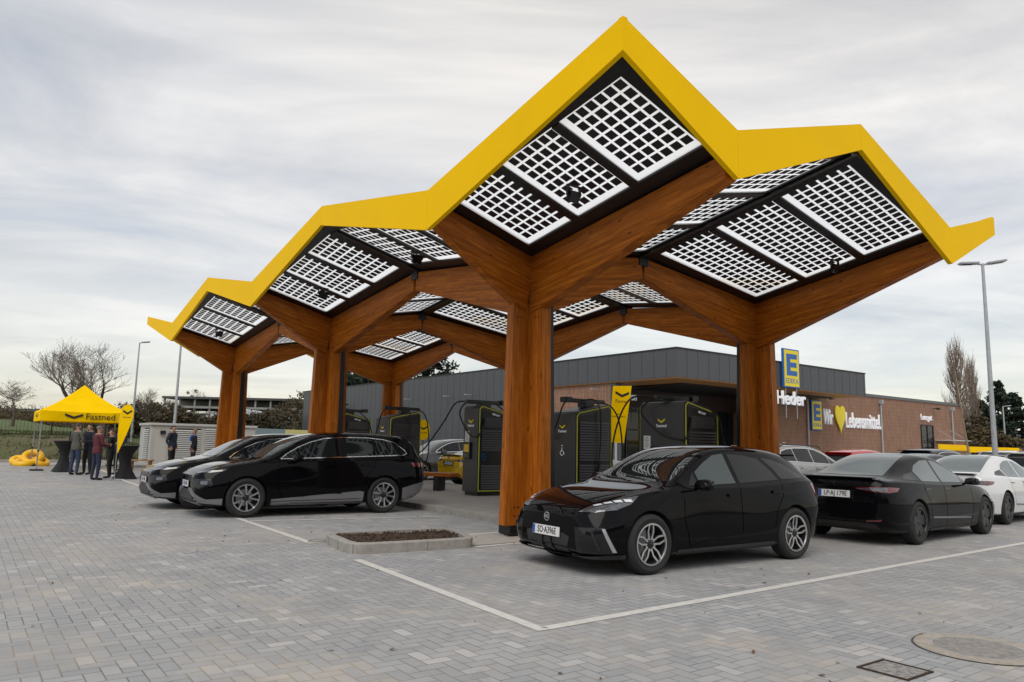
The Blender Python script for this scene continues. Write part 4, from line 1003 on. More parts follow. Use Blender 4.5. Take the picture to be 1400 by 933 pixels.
def sedan(name, label, pm, group=None, plate_no='LP AJ 179E'):
    xs = [0, .03, .08, .16, .3, .48, .66, .84, 1.02, 1.2, 1.38, 1.58, 1.8, 2.05, 2.3, 2.6, 2.9, 3.15, 3.4, 3.62, 3.82, 4.0, 4.2, 4.38, 4.5, 4.58, 4.64, 4.68, 4.69]
    sp = dict(W=1.85, Hh=1.44, r=.345, rr=.245, wheel='aero', msp=M['darkalloy'], arch=[(.84, .385), (3.715, .385)], xs=xs, curves=dict(
        zb=[(0, .26), (.12, .19), (.5, .165), (4.1, .175), (4.5, .25), (4.69, .40)],
        wb=[(0, .58), (.1, .72), (.3, .84), (.6, .875), (4.0, .875), (4.4, .82), (4.6, .74), (4.69, .62)],
        zm=[(0, .44), (.3, .54), (.84, .60), (1.7, .54), (3.0, .56), (3.7, .64), (4.69, .68)],
        wm=[(0, .60), (.08, .76), (.2, .84), (.45, .90), (.84, .925), (1.6, .91), (2.8, .91), (3.7, .925), (4.2, .905), (4.45, .86), (4.62, .79), (4.69, .68)],
        zs=[(0, .58), (.1, .64), (.4, .75), (.84, .85), (1.4, .90), (2.5, .925), (3.6, .965), (4.2, .985), (4.55, .985), (4.69, .86)],
        ws=[(0, .50), (.1, .65), (.3, .75), (.6, .82), (1.0, .85), (2, .865), (3.4, .865), (4.0, .83), (4.4, .78), (4.62, .72), (4.69, .60)],
        we=[(0, .42), (.2, .60), (.8, .71), (1.2, .74), (1.5, .70), (1.9, .64), (2.3, .595), (2.7, .58), (3.4, .565), (3.9, .59), (4.3, .64), (4.55, .66), (4.69, .56)],
        ze=[(0, .60), (.1, .67), (.4, .78), (.84, .885), (1.2, .94), (1.5, 1.06), (1.9, 1.235), (2.3, 1.355), (2.8, 1.385), (3.3, 1.33), (3.8, 1.185), (4.15, 1.075), (4.35, 1.03), (4.58, 1.03), (4.66, .97), (4.69, .90)],
        zt=[(0, .61), (.1, .69), (.4, .81), (.84, .905), (1.2, .965), (1.5, 1.10), (1.9, 1.30), (2.3, 1.43), (2.8, 1.458), (3.3, 1.40), (3.8, 1.235), (4.15, 1.10), (4.35, 1.05), (4.58, 1.05), (4.66, .99), (4.69, .91)]))
    c = Car(name, label, 'car', sp, pm, group)
    G, GL = M['glass'], M['glassdaylit']
    c.side('door_window', [(1.72, .955), (2.58, .975), (2.56, 1.335), (2.35, 1.315), (2.05, 1.225), (1.72, 1.065)], M['glassdaylitpale'], off=.003)
    c.side('door_window', [(2.65, .975), (3.38, 1.0), (3.40, 1.15), (3.2, 1.255), (2.9, 1.33), (2.63, 1.335)], M['glassdaylitpale'], off=.003)
    c.side('quarter_window', [(3.44, 1.005), (3.95, 1.03), (3.75, 1.10), (3.46, 1.14)], G, off=.003)
    c.decal('windscreen', [(1.18, 0, 2), (1.2, -.35, 2), (1.36, -.68, 2), (1.8, -.59, 2), (2.25, -.47, 2), (2.3, 0, 2), (2.25, .47, 2), (1.8, .59, 2), (1.36, .68, 2), (1.2, .35, 2)], (0, 0, -1), G, mirror=False, off=.003)
    c.decal('rear_window', [(3.05, 0, 2), (3.08, -.44, 2), (3.7, -.50, 2), (4.18, -.55, 2), (4.24, 0, 2), (4.18, .55, 2), (3.7, .50, 2), (3.08, .44, 2)], (0, 0, -1), M['glassdaylitpale'], mirror=False, off=.003)
    for ln in ([(1.44, .86), (1.42, .6), (1.50, .35), (1.52, .26)], [(2.60, .97), (2.62, .6), (2.60, .26)], [(3.42, 1.0), (3.40, .85), (3.28, .68), (3.22, .4)]):
        c.ribbon('door_seam', ln, .009, M['seam'], off=.0015, thick=0)
    c.side('side_skirt', [(1.28, .175), (3.28, .175), (3.28, .235), (1.28, .235)], M['plastic'], off=.012)
    c.side('door_crease_panel', [(1.55, .36), (2.6, .405), (3.2, .43), (3.2, .40), (2.5, .37), (1.6, .34)], M['silvertrim'] if pm is blk else pm, off=.008)
    for x in (2.38, 3.16): c.side('door_handle', [(x, .855), (x+.22, .865), (x+.22, .885), (x, .873)], M['blackgloss'], off=.005)
    c.mirror(1.62, .935, .86, M['blackgloss'])
    c.decal('headlight', [(.06, -.60, .66), (.20, -.70, .74), (.55, -.84, .83), (.44, -.88, .76), (.2, -.84, .66)], (.6, .65, -.35), M['lampglass'], off=.006)
    c.decal('lower_grille', [(-2, -.55, .22), (-2, .55, .22), (-2, .5, .34), (-2, -.5, .34)], (1, 0, 0), M['plastic'], mirror=False, off=.006)
    tl = c.decal('tail_light', [(4.30, -.90, .90), (4.52, -.82, .915), (4.70, -.66, .915), (4.78, -.44, .895), (4.78, -.46, .868), (4.70, -.62, .845), (4.55, -.80, .825), (4.40, -.90, .845)], (-.68, .70, 0), M['redlamp'], off=.007, step=.04)
    for o, sg in zip(tl, (1, -1)):
        d = c.decal('reverse_lamp', [(4.56, -.81, .907), (4.77, -.46, .888), (4.77, -.48, .872), (4.56, -.79, .84)], (-.68, .70, 0), M['lampglass'], off=.011, step=.04, mirror=False, thick=0)[0]
        d.parent = o
        if sg < 0: d.matrix_basis = Matrix.Diagonal((1, -1, 1, 1))
    c.decal('plate_recess', [(6, -.30, .70), (6, .30, .70), (6, .34, .86), (6, -.34, .86)], (-1, 0, 0), M['blackgloss'], mirror=False, off=.004)
    c.ribbon('boot_seam', [(4.3, .0), (4.31, .0)], .001, M['ink']) if False else None
    c.decal('boot_seam', [(6, -.58, .66), (6, .58, .66), (6, .58, .652), (6, -.58, .652)], (-1, 0, 0), M['seam'], mirror=False, off=.002, thick=0)
    c.decal('boot_seam', [(6, -.60, .83), (6, -.592, .83), (6, -.57, .66), (6, -.578, .66)], (-1, 0, 0), M['seam'], off=.002, thick=0)
    c.decal('bumper_reflector', [(6, -.72, .42), (6, -.50, .40), (6, -.50, .375), (6, -.70, .39)], (-1, 0, 0), M['redlamp'], off=.006)
    c.decal('rear_diffuser', [(6, -.66, .22), (6, .66, .22), (6, .60, .35), (6, -.60, .35)], (-1, 0, 0), M['plastic'], mirror=False, off=.006)
    mb = MB(); mb.box((4.60, 0, 1.052), (.13, 1.24, .018), M['blackgloss']); mb.build('boot_spoiler', M['blackgloss'], c.root, bevel=.007)
    bx = c.bvh.ray_cast(Vector((6, 0, .93)), Vector((-1, 0, 0)))[0]
    if bx: flat('badge', [(-.04, .045), (-.04, .035), (-.012, .03), (0, -.05), (.012, .03), (.04, .035), (.04, .045)], frame3((bx.x+.001, 0, .93), (0, 1, 0)), M['chrome'], c.root, .006)
    px = c.bvh.ray_cast(Vector((6, 0, .78)), Vector((-1, 0, 0)))[0]; c.plate((px.x if px else 4.7)+.004, .785, plate_no, 1, -.12)
    for sgn in (1,): pass
    return c
def put(root, p, yaw, sc_=1): root.matrix_basis = Matrix.Translation(p) @ Matrix.Rotation(yaw, 4, 'Z') @ Matrix.Scale(sc_, 4)
def nose_from_wheel(px, py, yaw, fo, side_off):
    """origin (nose centre on the ground) from the ground point under the visible front wheel; side_off<0: visible side is local -y"""
    d = Vector((math.cos(yaw), math.sin(yaw), 0)); n = Vector((-d.y, d.x, 0)); return Vector((px, py, 0))-d*fo-n*side_off
hb = hatch('hatchback', 'black hatchback with plate SO A396E parked right of the nearest timber column', blk, plate_no='SO·A396E')
put(hb.root, nose_from_wheel(1.644, 8.854, .592, .84, -(.918-.06)), .592)
sv = suv('suv', 'large black SUV with chrome window line and silver sills, by the second timber column', blk, plate_no='L·EQ 410E')
put(sv.root, nose_from_wheel(-4.885, 14.093, .592, .88, -(.94-.06)), .592)
s2 = copy_tree(sv.root); s2['label'] = 'dark SUV mostly hidden behind the large black SUV, only its nose and windscreen showing'; put(s2, P(7.62, -4.12, 0), .615, .97)
sd_ = sedan('sedan', 'black saloon seen from behind with plate LP AJ 179E, right of the black hatchback', blk, plate_no='LP·AJ 179E')
# local frame of the saloon: nose points along +B, so local x = -heading
yw = .685+math.pi; d = Vector((math.cos(yw), math.sin(yw), 0)); n = Vector((-d.y, d.x, 0))
rw = Vector((6.609, 12.267, 0))         # ground point under the visible rear wheel
put(sd_.root, rw-d*3.715-n*(.925-.06), yw)
white = paint('paint_white', (.72, .73, .74), .12); silver = paint('paint_silver', (.36, .36, .35), .22, .6); grey = paint('paint_grey', (.07, .073, .078), .15, .3)
yel = paint('paint_yellow', (.80, .50, .004), .1); red = paint('paint_red', (.45, .015, .012), .1); anth = paint('paint_anthracite', (.025, .028, .033), .12, .2)
def clone(src, pm, label, p, yaw, sc_=1, group='cars parked in the rows behind the canopy', nm=None):
    c = copy_tree(src, None, {blk: pm}); c['label'] = label; c['group'] = group; put(c, p, yaw, sc_)
    if nm: c.name = nm
    return c
clone(sd_.root, white, 'white fastback car cut by the right edge of the photo', P(-1.70, 9.72, 0)+B*4.69, YAW+math.pi+.06, group='cars in the right-hand row')
sr = suv('suv', 'silver estate-like SUV with black roof rails behind the black saloon, near the shop sign', silver, group='cars in the right-hand row', trim=M['plastic'], rails=True)
put(sr.root, P(3.25, 10.0, 0)+B*4.66, YAW+math.pi)
clone(hb.root, red, 'red hatchback of which only the roof shows above the black saloon', P(4.9, 17.2, 0)+B*4.3, YAW+math.pi, 1.03)
clone(sd_.root, anth, 'dark blue-grey saloon with pale windscreen right behind the black saloon roof', P(1.9, 15.2, 0)+B*4.69, YAW+math.pi, 1.0)
clone(sv.root, anth, 'dark SUV under the yellow barrier, left of the thin sapling', P(3.9, 20.6, 0)+B*4.66, YAW+math.pi, 1.0)
clone(sv.root, white, 'white SUV at far right under the yellow barrier', P(2.0, 22.6, 0)+B*4.66, YAW+math.pi, 1.0)
clone(sv.root, silver, 'pale silver SUV behind the thin sapling and its red stakes', P(-.9, 17.0, 0)+B*4.66, YAW+math.pi, .97)
clone(sv.root, grey, 'dark grey SUV behind the bench, its windscreen left of the yellow car', P(15.9+.95, 6.3, 0), YAW)
clone(sd_.root, yel, 'yellow saloon seen from behind, between the bench and the near charger', P(12.35, 6.15, 0)+B*4.69, YAW+math.pi)
clone(sv.root, silver, 'silver SUV seen through the gap between two chargers', P(8.7, 6.0, 0)+B*4.66, YAW+math.pi, 1.0)
clone(hb.root, yel, 'yellow hatchback whose roof shows beyond the farthest charger', P(24.5, 6.8, 0)+B*4.29, YAW+math.pi, 1.05)
# ---------- supermarket
clad = mat('dark_cladding', (.072, .078, .088), .45, var=.06, vscale=.6)
cladseam = mat('cladding_seam', (.035, .038, .043), .5)
def brick_mat():
    m = bpy.data.materials.new('brown_slips'); m.use_nodes = True; N, L = nodes_of(m); b = N['Principled BSDF']
    tc = N.new('ShaderNodeTexCoord'); mp = N.new('ShaderNodeMapping'); mp.inputs['Rotation'].default_value = (math.pi/2, 0, math.pi/2)
    sp = N.new('ShaderNodeSeparateXYZ'); cb = N.new('ShaderNodeCombineXYZ'); L.new(tc.outputs['Object'], sp.inputs[0])
    ad = N.new('ShaderNodeMath'); L.new(sp.outputs['X'], ad.inputs[0]); L.new(sp.outputs['Y'], ad.inputs[1])
    L.new(sp.outputs['Z'], cb.inputs[0]); L.new(ad.outputs[0], cb.inputs[1])
    br = N.new('ShaderNodeTexBrick'); br.inputs['Scale'].default_value = 1; br.inputs['Brick Width'].default_value = .5; br.inputs['Row Height'].default_value = .11; br.inputs['Mortar Size'].default_value = .012
    br.inputs['Color1'].default_value = (.27, .148, .095, 1); br.inputs['Color2'].default_value = (.36, .20, .13, 1); br.inputs['Mortar'].default_value = (.14, .09, .07, 1)
    L.new(cb.outputs[0], br.inputs['Vector']); L.new(br.outputs['Color'], b.inputs['Base Color']); pset(b, Roughness=.85); return m
brick = brick_mat()
C0 = Vector((8.25, 36.6, 0))     # ground point under the roof corner
C0 = None
def ray_dir(x, y):
    a, b = (x-700)/1015.9, (466.5-y)/1015.9
    r = Vector((1, 0, 0)); f = Vector((0, math.cos(.13819), math.sin(.13819))); u = Vector((0, -math.sin(.13819), math.cos(.13819)))
    rr_ = r*math.cos(.02198)+u*math.sin(.02198); uu_ = r*-math.sin(.02198)+u*math.cos(.02198)
    return rr_*a+uu_*b+f
def on_wall(x, y, u=None, v=None):
    """survey helper: where a sight line meets the vertical plane u=const or v=const"""
    d = ray_dir(x, y); o = Vector((0, 0, CAMZ)); q = o-ORG
    t = ((u-q.dot(A))/d.dot(A)) if u is not None else ((v-q.dot(B))/d.dot(B))
    p = o+d*t; uu, vv = uv_of(p); return uu, vv, p.z
u0, v0 = 13.42, 18.92
shop = thing('supermarket', 'long flat-roofed supermarket with dark cladding band, brown brick wing and recessed glass entrance', 'building', P(30, 30, 0))
def gbox(mb, ua, ub, va, vb, za, zb, m=None): mb.hexa([P(ua, va, za), P(ub, va, za), P(ub, vb, za), P(ua, vb, za), P(ua, va, zb), P(ub, va, zb), P(ub, vb, zb), P(ua, vb, zb)], m)
MXU = Matrix(((B.x, A.x, 0), (B.y, A.y, 0), (0, 0, 1))).to_4x4()
mb = MB(); gbox(mb, u0, 60, v0, 35.4, 4.70, 6.02); mb.build('roof_block', clad, shop)
mb = MB()
for ua, ub, va, vb in ((u0-.03, 60, v0-.03, v0+.05), (u0-.03, u0+.05, v0+.051, 35.43), (u0+.051, 60, 35.35, 35.43)): gbox(mb, ua, ub, va, vb, 6.021, 6.09)
mb.build('roof_trim', M['black'], shop)
for k in range(60):
    u = u0+.62+k*.78; mb = MB()
    if u < 59: gbox(mb, u, u+.025, v0-.006, v0+.01, 4.70 if u < 24 else .0, 6.015); mb.build('cladding_joint', cladseam, shop)
for k in range(21):
    v = v0+.7+k*.78; mb = MB(); gbox(mb, u0-.006, u0+.01, v, v+.025, 4.70, 6.015); mb.build('cladding_joint', cladseam, shop)
mb = MB(); gbox(mb, u0+.02, 24, v0+.02, 35.3, 4.655, 4.695); mb.build('soffit', M['soffit'], shop, mx=MXU)
mb = MB(); gbox(mb, u0+1.6, 22.5, v0+2.2, 34.5, 4.60, 4.652); mb.build('soffit_centre', M['ink'], shop)
mb = MB(); gbox(mb, 24.0, 60, v0+.0, v0+.3, 0, 4.698); mb.build('clad_wall', clad, shop)
mb = MB(); gbox(mb, 17.9, 23.99, v0+.14, v0+.44, 0, 4.65, brick); mb.build('brick_wall', brick, shop, mx=MXU)
mb = MB(); gbox(mb, 17.5, 17.89, v0+.10, v0+.5, 0, 4.65); mb.build('corner_post', clad, shop)
entr = mat('entrance_glass', (.012, .016, .02), .04)
mb = MB(); gbox(mb, 19.4, 19.5, v0+.5, 30.8, 0, 3.6, entr); en = mb.build('entrance_glazing', entr, shop)
mb = MB()
for k in range(12): v = v0+.5+k*1.08; gbox(mb, 19.34, 19.395, v, v+.07, 0, 3.6)
gbox(mb, 19.33, 19.39, v0+.5, 30.8, 2.35, 2.43); gbox(mb, 19.33, 19.5, v0+.5, 30.8, 3.6, 3.68); mb.build('glazing_bars', M['black'], en)
mb = MB(); gbox(mb, 19.3, 19.6, v0+.5, 31, 3.69, 4.59); mb.build('lintel_panel', mat('dark_timber_panel', (.035, .02, .013), .6, var=.2), shop)
# brick wing
mb = MB(); gbox(mb, 16.42, 40, 31.0, 55.4, 0, 5.13, brick); mb.build('brick_wing', brick, shop, mx=MXU)
mb = MB(); gbox(mb, 16.36, 40, 35.44, 55.46, 5.13, 5.32); mb.build('wing_roof_trim', mat('zinc_trim', (.13, .135, .14), .5), shop)
for v in (34.0, 42.7, 53.2):
    mb = MB(); mb.tube([P(16.33, v, 0), P(16.33, v, 4.75)], .055, 10); mb.box(P(16.30, v, 4.85), (.24, .24, .26), None, Matrix.Rotation(YAW, 3, 'Z')); mb.build('downpipe', M['galv'], shop, smooth='auto')
mb = MB(); mb.tube([P(17.4, v0+.02, 0), P(17.4, v0+.02, 4.05)], .06, 10); mb.box(P(17.4, v0+.02, 4.15), (.26, .26, .26), None, Matrix.Rotation(YAW, 3, 'Z')); mb.build('downpipe', M['galv'], shop)
for u in (18.6, 30.5, 33.1, 38.6):
    mb = MB(); z = 4.35 if u < 20 else 4.55
    mb.tube([P(u, v0-.02, z), P(u, v0-.35, z+.02)], .02, 6); mb.box(P(u, v0-.4, z), (.32, .16, .06), M['galv'], Matrix.Rotation(YAW, 3, 'Z')); mb.build('wall_light', M['galv'], shop)
for v in (36.2, 50.4):
    mb = MB(); mb.tube([P(16.4, v, 4.75), P(16.1, v, 4.75)], .03, 6); mb.box(P(16.05, v, 4.72), (.3, .2, .12), None, Matrix.Rotation(YAW, 3, 'Z')); mb.build('wall_light', M['black'], shop)
mb = MB(); gbox(mb, 16.39, 16.415, 48.3, 50.15, 0, 3.45, entr); dr = mb.build('side_door', entr, shop)
mb = MB()
for v in (48.3, 49.2, 50.1): gbox(mb, 16.35, 16.385, v-.03, v+.05, 0, 3.45)
gbox(mb, 16.35, 16.385, 48.3, 50.15, 2.2, 2.27); gbox(mb, 16.35, 16.385, 48.3, 50.15, 3.45, 3.52); mb.build('door_frame', M['black'], dr)
mb = MB(); gbox(mb, 15.0, 16.4, 50.4, 53.0, 2.42, 2.46, M['white'])
for v in (50.7, 52.7): mb.tube([P(15.1, v, 2.47), P(16.4, v, 3.25)], .02, 5, M['galv'])
mb.build('glass_awning', M['white'], shop)
# the dark wall carries on beyond the frame's column
def sign_E(name, label, u, va, vb, za, zb, hang=False):
    t = thing(name, label, 'sign', P(u, (va+vb)/2, za))
    w, h = (vb-va), (zb-za)
    mb = MB(); gbox(mb, u-.12, u-.005, va, vb, za, zb); mb.build('sign_box', M['signblue'], t, bevel=.02)
    mx = frame3(P(u-.124, (va+vb)/2, (za+zb)/2), B); a, b = w/2, h/2
    fp = flat('yellow_panel', [(-a*.88, -b*.93), (a*.88, -b*.93), (a*.88, b*.93), (-a*.88, b*.93)], mx, M['signyellow'], t, .008)
    T = Matrix.Translation((0, 0, .009))
    x0, x1, y0, y1 = -a*.62, a*.66, -b*.38, b*.74; k = (y1-y0)
    E_ = [(x0, y0), (x1, y0), (x1, y0+k*.23), (x0+(x1-x0)*.36, y0+k*.23), (x0+(x1-x0)*.36, y0+k*.385), (x1*.9, y0+k*.385), (x1*.9, y0+k*.615), (x0+(x1-x0)*.36, y0+k*.615), (x0+(x1-x0)*.36, y0+k*.77), (x1, y0+k*.77), (x1, y1), (x0, y1)]
    flat('letter_e', E_, mx @ T, M['signblue'], t, .006)
    text('sign_text', 'EDEKA', w*.255, mx @ Matrix.Translation((0, -b*.66, .010)), M['signblue'], t, .002, .002)
    if hang:
        mb = MB()
        for v in (va+.25, vb-.25): mb.tube([P(u-.06, v, za), P(u-.06, v, za-1.6)], .02, 5)
        mb.build('sign_struts', M['galv'], t)
    return t
sign_E('roof_sign', 'tall yellow sign with big blue E on the roof edge right of the column', 13.36, 26.96, 28.44, 4.72, 6.78, True)
sign_E('wall_sign', 'smaller yellow sign with blue E on the brick wall, left of the white slogan', 16.42, 34.35, 35.5, 2.72, 4.55)
t = thing('name_letters', 'white hanging letters reading Heder below the tall yellow roof sign', 'sign lettering', P(13.3, 28, 3.9)); text_fit('letters', 'Heder', 13.3, on_wall(1061.5, 545, u=13.3)[1], on_wall(1101, 547, u=13.3)[1], 3.82, 4.54, M['letter'], t, .05, .018)
mb = MB(); gbox(mb, 13.38, 13.43, 26.2, 29.2, 3.74, 3.80); mb.build('letter_rail', M['black'], t)
t = thing('slogan_lettering', 'white slogan Wir heart Lebensmittel with yellow heart on the brick wall', 'sign lettering', P(16.3, 39.4, 3.3))
def vpx(x, u=16.36): return on_wall(x, 580, u=u)[1]
text_fit('slogan_word', 'Wir', 16.38, vpx(1126.5), vpx(1139.5), 3.12, 4.08, M['letter'], t, .04, .014)
text_fit('slogan_word', 'Lebensmittel.', 16.38, vpx(1157), vpx(1205), 2.98, 3.98, M['letter'], t, .04, .014)
hp = []
for k in range(40):
    a = 2*math.pi*k/40; hp.append((.052*16*math.sin(a)**3, .062*(13*math.cos(a)-5*math.cos(2*a)-2*math.cos(3*a)-math.cos(4*a))))
flat('yellow_heart', [(x*(vpx(1155)-vpx(1141.5))/1.664, y*.98) for x, y in hp], frame3(P(16.36, (vpx(1155)+vpx(1141.5))/2, 3.62), B), M['signyellow'], t, .08)
t = thing('return_sign', 'small white word Leergut above the dark side door of the shop', 'sign lettering', P(16.3, 49, 3.8)); text_fit('letters', 'Leergut', 16.38, vpx(1260), vpx(1275), 3.72, 4.28, M['letter'], t, .03, .012)
t = thing('entrance_lettering', 'white word Pflanzen half hidden above the right-hand charger', 'sign lettering', P(19.2, 21.7, 4.1)); text('letters', 'Pflanzen', .62, frame3(P(19.25, 21.55, 4.17), B), M['letter'], t, .02, .01, .75)
t = thing('planter_pots', 'pair of grey plant pots by the dark shop entrance', 'plant pots', P(18.8, 24.2, 0))
for v in (23.9, 25.0):
    mb = MB(); mb.lathe([(0, 0), (.22, 0), (.3, 1.5), (.26, 1.5), (.24, 1.4), (0, 1.4)], 20, 'z', M['galv'], P(18.7, v, 0)); mb.build('pot', M['galv'], t, smooth='auto')
# ---------- lamp posts
def lamp_post(px, y_base, Y, H_, heads, label, tilt=0):
    d = ray_dir(px, y_base); s = Y/d.y; p = Vector((0, 0, CAMZ))+d*s; p.z = gz(p.x, p.y)-.02
    t = thing('street_lamp', label, 'street lamp', p)
    mb = MB(); mb.tube([p, p+Z*1.0, p+Z*H_], [.09, .085, .045], 14); mb.build('pole', M['galv'], t, smooth='auto')
    mb = MB(); mb.box(p+Z*.02, (.3, .3, .04)); mb.build('base_plate', M['galv'], t)
    for sx, L_, up in heads:
        q = p+Z*(H_-.04); mb = MB(); mb.tube([q, q+Vector((sx*.25, 0, .03))], .03, 6); a = mb.build('arm', M['galv'], t)
        mb = MB(); mx = Matrix.Rotation(-up*sx, 3, 'Y'); mb.box(q+Vector((sx*(L_/2+.15), 0, .05+up*L_/2)), (L_, .26, .07), None, mx); hd = mb.build('lamp_head', M['galv'], t, bevel=.02)
        mb = MB(); mb.box(q+Vector((sx*(L_/2+.2), 0, .008+up*L_/2)), (L_*.6, .2, .012), M['lampglass'], mx); mb.build('lens', M['lampglass'], hd)
lamp_post(1362, 640, 24, 7.75, [(1, .62, .18), (-1, .62, -.05)], 'tall grey twin-headed street lamp at right, behind the white fastback')
lamp_post(179, 600, 55, 7.4, [(1, .6, .1)], 'single-headed grey street lamp rising behind the right side of the yellow tent')
lamp_post(238, 585, 42, 7.45, [(1, .6, .1)], 'grey lamp pole behind the louvred cabin, its head hidden by the canopy tip')
lamp_post(1375, 612, 62, 5.5, [(1, .5, .1)], 'short distant lamp post in front of the dark conifers')
# ---------- people
def person(px, feet_y, Y, H_, face, label, jacket, trousers, hair, pose='down', cap=None, scarf=None, u_override=None, seat=0):
    d = ray_dir(px, feet_y); s = Y/d.y; p = Vector((0, 0, CAMZ))+d*s; p.z = gz(p.x, p.y)
    uu, vv = uv_of(p)
    if 24.6 < uu < 29.5 and vv > -1.9: p.z += .035
    if -.7 < uu < 23.5 and 1 < vv < 6: p.z += .115
    t = thing('person', label, 'person', p, face, world=False, scale=H_/1.78)
    J = {}; V = []; Ed = []; Rr = []
    def j(n, co, r, par=None):
        J[n] = len(V); V.append(co); Rr.append(r)
        if par: Ed.append((J[par], J[n]))
    j('pelvis', (0, 0, .96), (.155, .115)); j('waist', (0, .0, 1.10), (.15, .105), 'pelvis'); j('chest', (0, -.005, 1.30), (.185, .12), 'waist'); j('neckbase', (0, 0, 1.47), (.10, .085), 'chest')
    j('neck', (0, .012, 1.53), (.055, .055), 'neckbase'); j('jaw', (0, .03, 1.59), (.062, .072), 'neck'); j('head', (0, .02, 1.66), (.075, .095), 'jaw'); j('crown', (0, .01, 1.73), (.06, .075), 'head')
    for sg, n in ((-1, 'l'), (1, 'r')):
        st = .05*sg*(1 if pose != 'walk' else 1)
        j('hip'+n, (.095*sg, 0, .90), (.10, .11), 'pelvis'); j('knee'+n, (.11*sg, .03 if sg > 0 else -.0, .50), (.07, .075), 'hip'+n); j('ankle'+n, (.115*sg, -.02+st*.4, .10), (.045, .05), 'knee'+n); j('heel'+n, (.118*sg, -.02+st*.4, .045), (.042, .045), 'ankle'+n); j('toe'+n, (.135*sg, .17+st*.4, .035), (.042, .032), 'heel'+n)
        j('sho'+n, (.185*sg, 0, 1.42), (.085, .08), 'neckbase')
        if pose == 'forward' or (pose == 'phone' and sg > 0): el, wr, hd = (.25*sg, .03, 1.15), (.15*sg, .28, 1.14), (.12*sg, .36, 1.16)
        elif pose == 'pocket': el, wr, hd = (.285*sg, -.06, 1.14), (.20*sg, .06, .95), (.18*sg, .10, .90)
        else: el, wr, hd = (.255*sg, -.02, 1.14), (.27*sg, .04, .89), (.265*sg, .06, .81)
        j('elb'+n, el, (.052, .052), 'sho'+n); j('wri'+n, wr, (.036, .036), 'elb'+n); j('hand'+n, hd, (.034, .028), 'wri'+n)
    me = bpy.data.meshes.new('b'); me.from_pydata(V, Ed, []); o = bpy.data.objects.new('b', me); COL.objects.link(o)
    m = o.modifiers.new('s', 'SKIN'); m.use_smooth_shade = True
    sv_ = me.skin_vertices[0].data
    for i, r in enumerate(Rr): sv_[i].radius = r
    sv_[0].use_root = True
    m2 = o.modifiers.new('u', 'SUBSURF'); m2.levels = 2
    dg = bpy.context.evaluated_depsgraph_get(); dg.update(); bm_ = bpy.data.meshes.new_from_object(o.evaluated_get(dg)); bpy.data.objects.remove(o)
    bm = bmesh.new(); bm.from_mesh(bm_)
    # fingers and a nose, joined into the same body mesh
    mb = MB()
    for sg in (-1, 1):
        n = 'l' if sg < 0 else 'r'; w = Vector(V[J['wri'+n]]); h = Vector(V[J['hand'+n]]); dr_ = (h-w).normalized(); sd2 = dr_.cross(Vector((1, 0, 0))).normalized()
        for k, ln in enumerate((.065, .078, .082, .074, .058)):
            if k == 0: a0 = h-dr_*.02-sd2*-.03; mb.tube([a0, a0+(dr_*.6+sd2*.7)*.035, a0+(dr_*.9+sd2*.5)*ln], [.011, .010, .007], 5)
            else: a0 = h+sd2*(.026-.017*(k-1)); mb.tube([a0, a0+dr_*ln*.55, a0+dr_*ln*.95+Vector((-.012*sg, 0, 0))], [.010, .009, .006], 5)
    mb.tube([(0, .115, 1.655), (0, .135, 1.635), (0, .118, 1.625)], [.008, .014, .012], 6)
    for sg in (-1, 1): mb.tube([(.08*sg, .02, 1.67), (.088*sg, .005, 1.645), (.078*sg, .015, 1.62)], [.01, .014, .008], 5)
    t_ = bpy.data.meshes.new('x'); t_.from_pydata([tuple(v) for v in mb.v], [], mb.f); bm.from_mesh(t_)
    me2 = bpy.data.meshes.new('body'); bm.to_mesh(me2); bm.free()
    jm = mat('jacket', jacket, .85, var=.2, vscale=8, bump=.5, bscale=14); tm = mat('trousers', trousers, .85, var=.2, vscale=10, bump=.4, bscale=16); hm = mat('hair', hair, .7, var=.3, vscale=30); sm = mat('shoes', (.02, .017, .015), .6)
    for x in (M['skin'], jm, tm, sm): me2.materials.append(x)
    hands = [Vector(V[J['hand'+n]]) for n in 'lr']; wr = [Vector(V[J['wri'+n]]) for n in 'lr']
    for f in me2.polygons:
        c = f.center; f.use_smooth = True
        k = 1
        if c.z < .085: k = 3
        elif c.z < .90 and abs(c.x) < .235 and not any((c-h).length < .13 for h in hands): k = 2
        if c.z > 1.50: k = 0
        if any((c-h).length < .115 and (c-h).length < (c-w).length+.02 for h, w in zip(hands, wr)): k = 0
        f.material_index = k
    link('body', me2, t)
    # jacket shell: a slightly larger hem and collar
    mb = MB(); mb.lathe([(.165, .0), (.172, .02), (.165, .22), (.15, .24)], 20, 'z', jm, (0, 0, .86)); mb.v = [(x*1.03, y*.78, z) for x, y, z in mb.v]; mb.build('jacket_hem', jm, t, smooth='auto')
    mb = MB(); mb.lathe([(.075, 0), (.082, .03), (.07, .07), (.06, .07)], 16, 'z', jm, (0, .005, 1.475)); mb.build('collar', jm, t, smooth='auto')
    bm = bmesh.new(); bmesh.ops.create_icosphere(bm, subdivisions=3, radius=1)
    for v in list(bm.verts):
        if v.co.z < (-.15 if v.co.y < .1 else .38) and not (scarf and v.co.y < 0 and v.co.z > -.9): bm.verts.remove(v)
    for v in bm.verts: v.co = Vector((v.co.x*.083, v.co.y*.104-.004+.01, v.co.z*.095+1.685))
    hmesh = bpy.data.meshes.new('hair'); bm.to_mesh(hmesh); bm.free(); hmesh.materials.append(mat('cap', cap, .8) if cap else hm)
    for f in hmesh.polygons: f.use_smooth = True
    link('hair' if not cap else 'cap', hmesh, t)
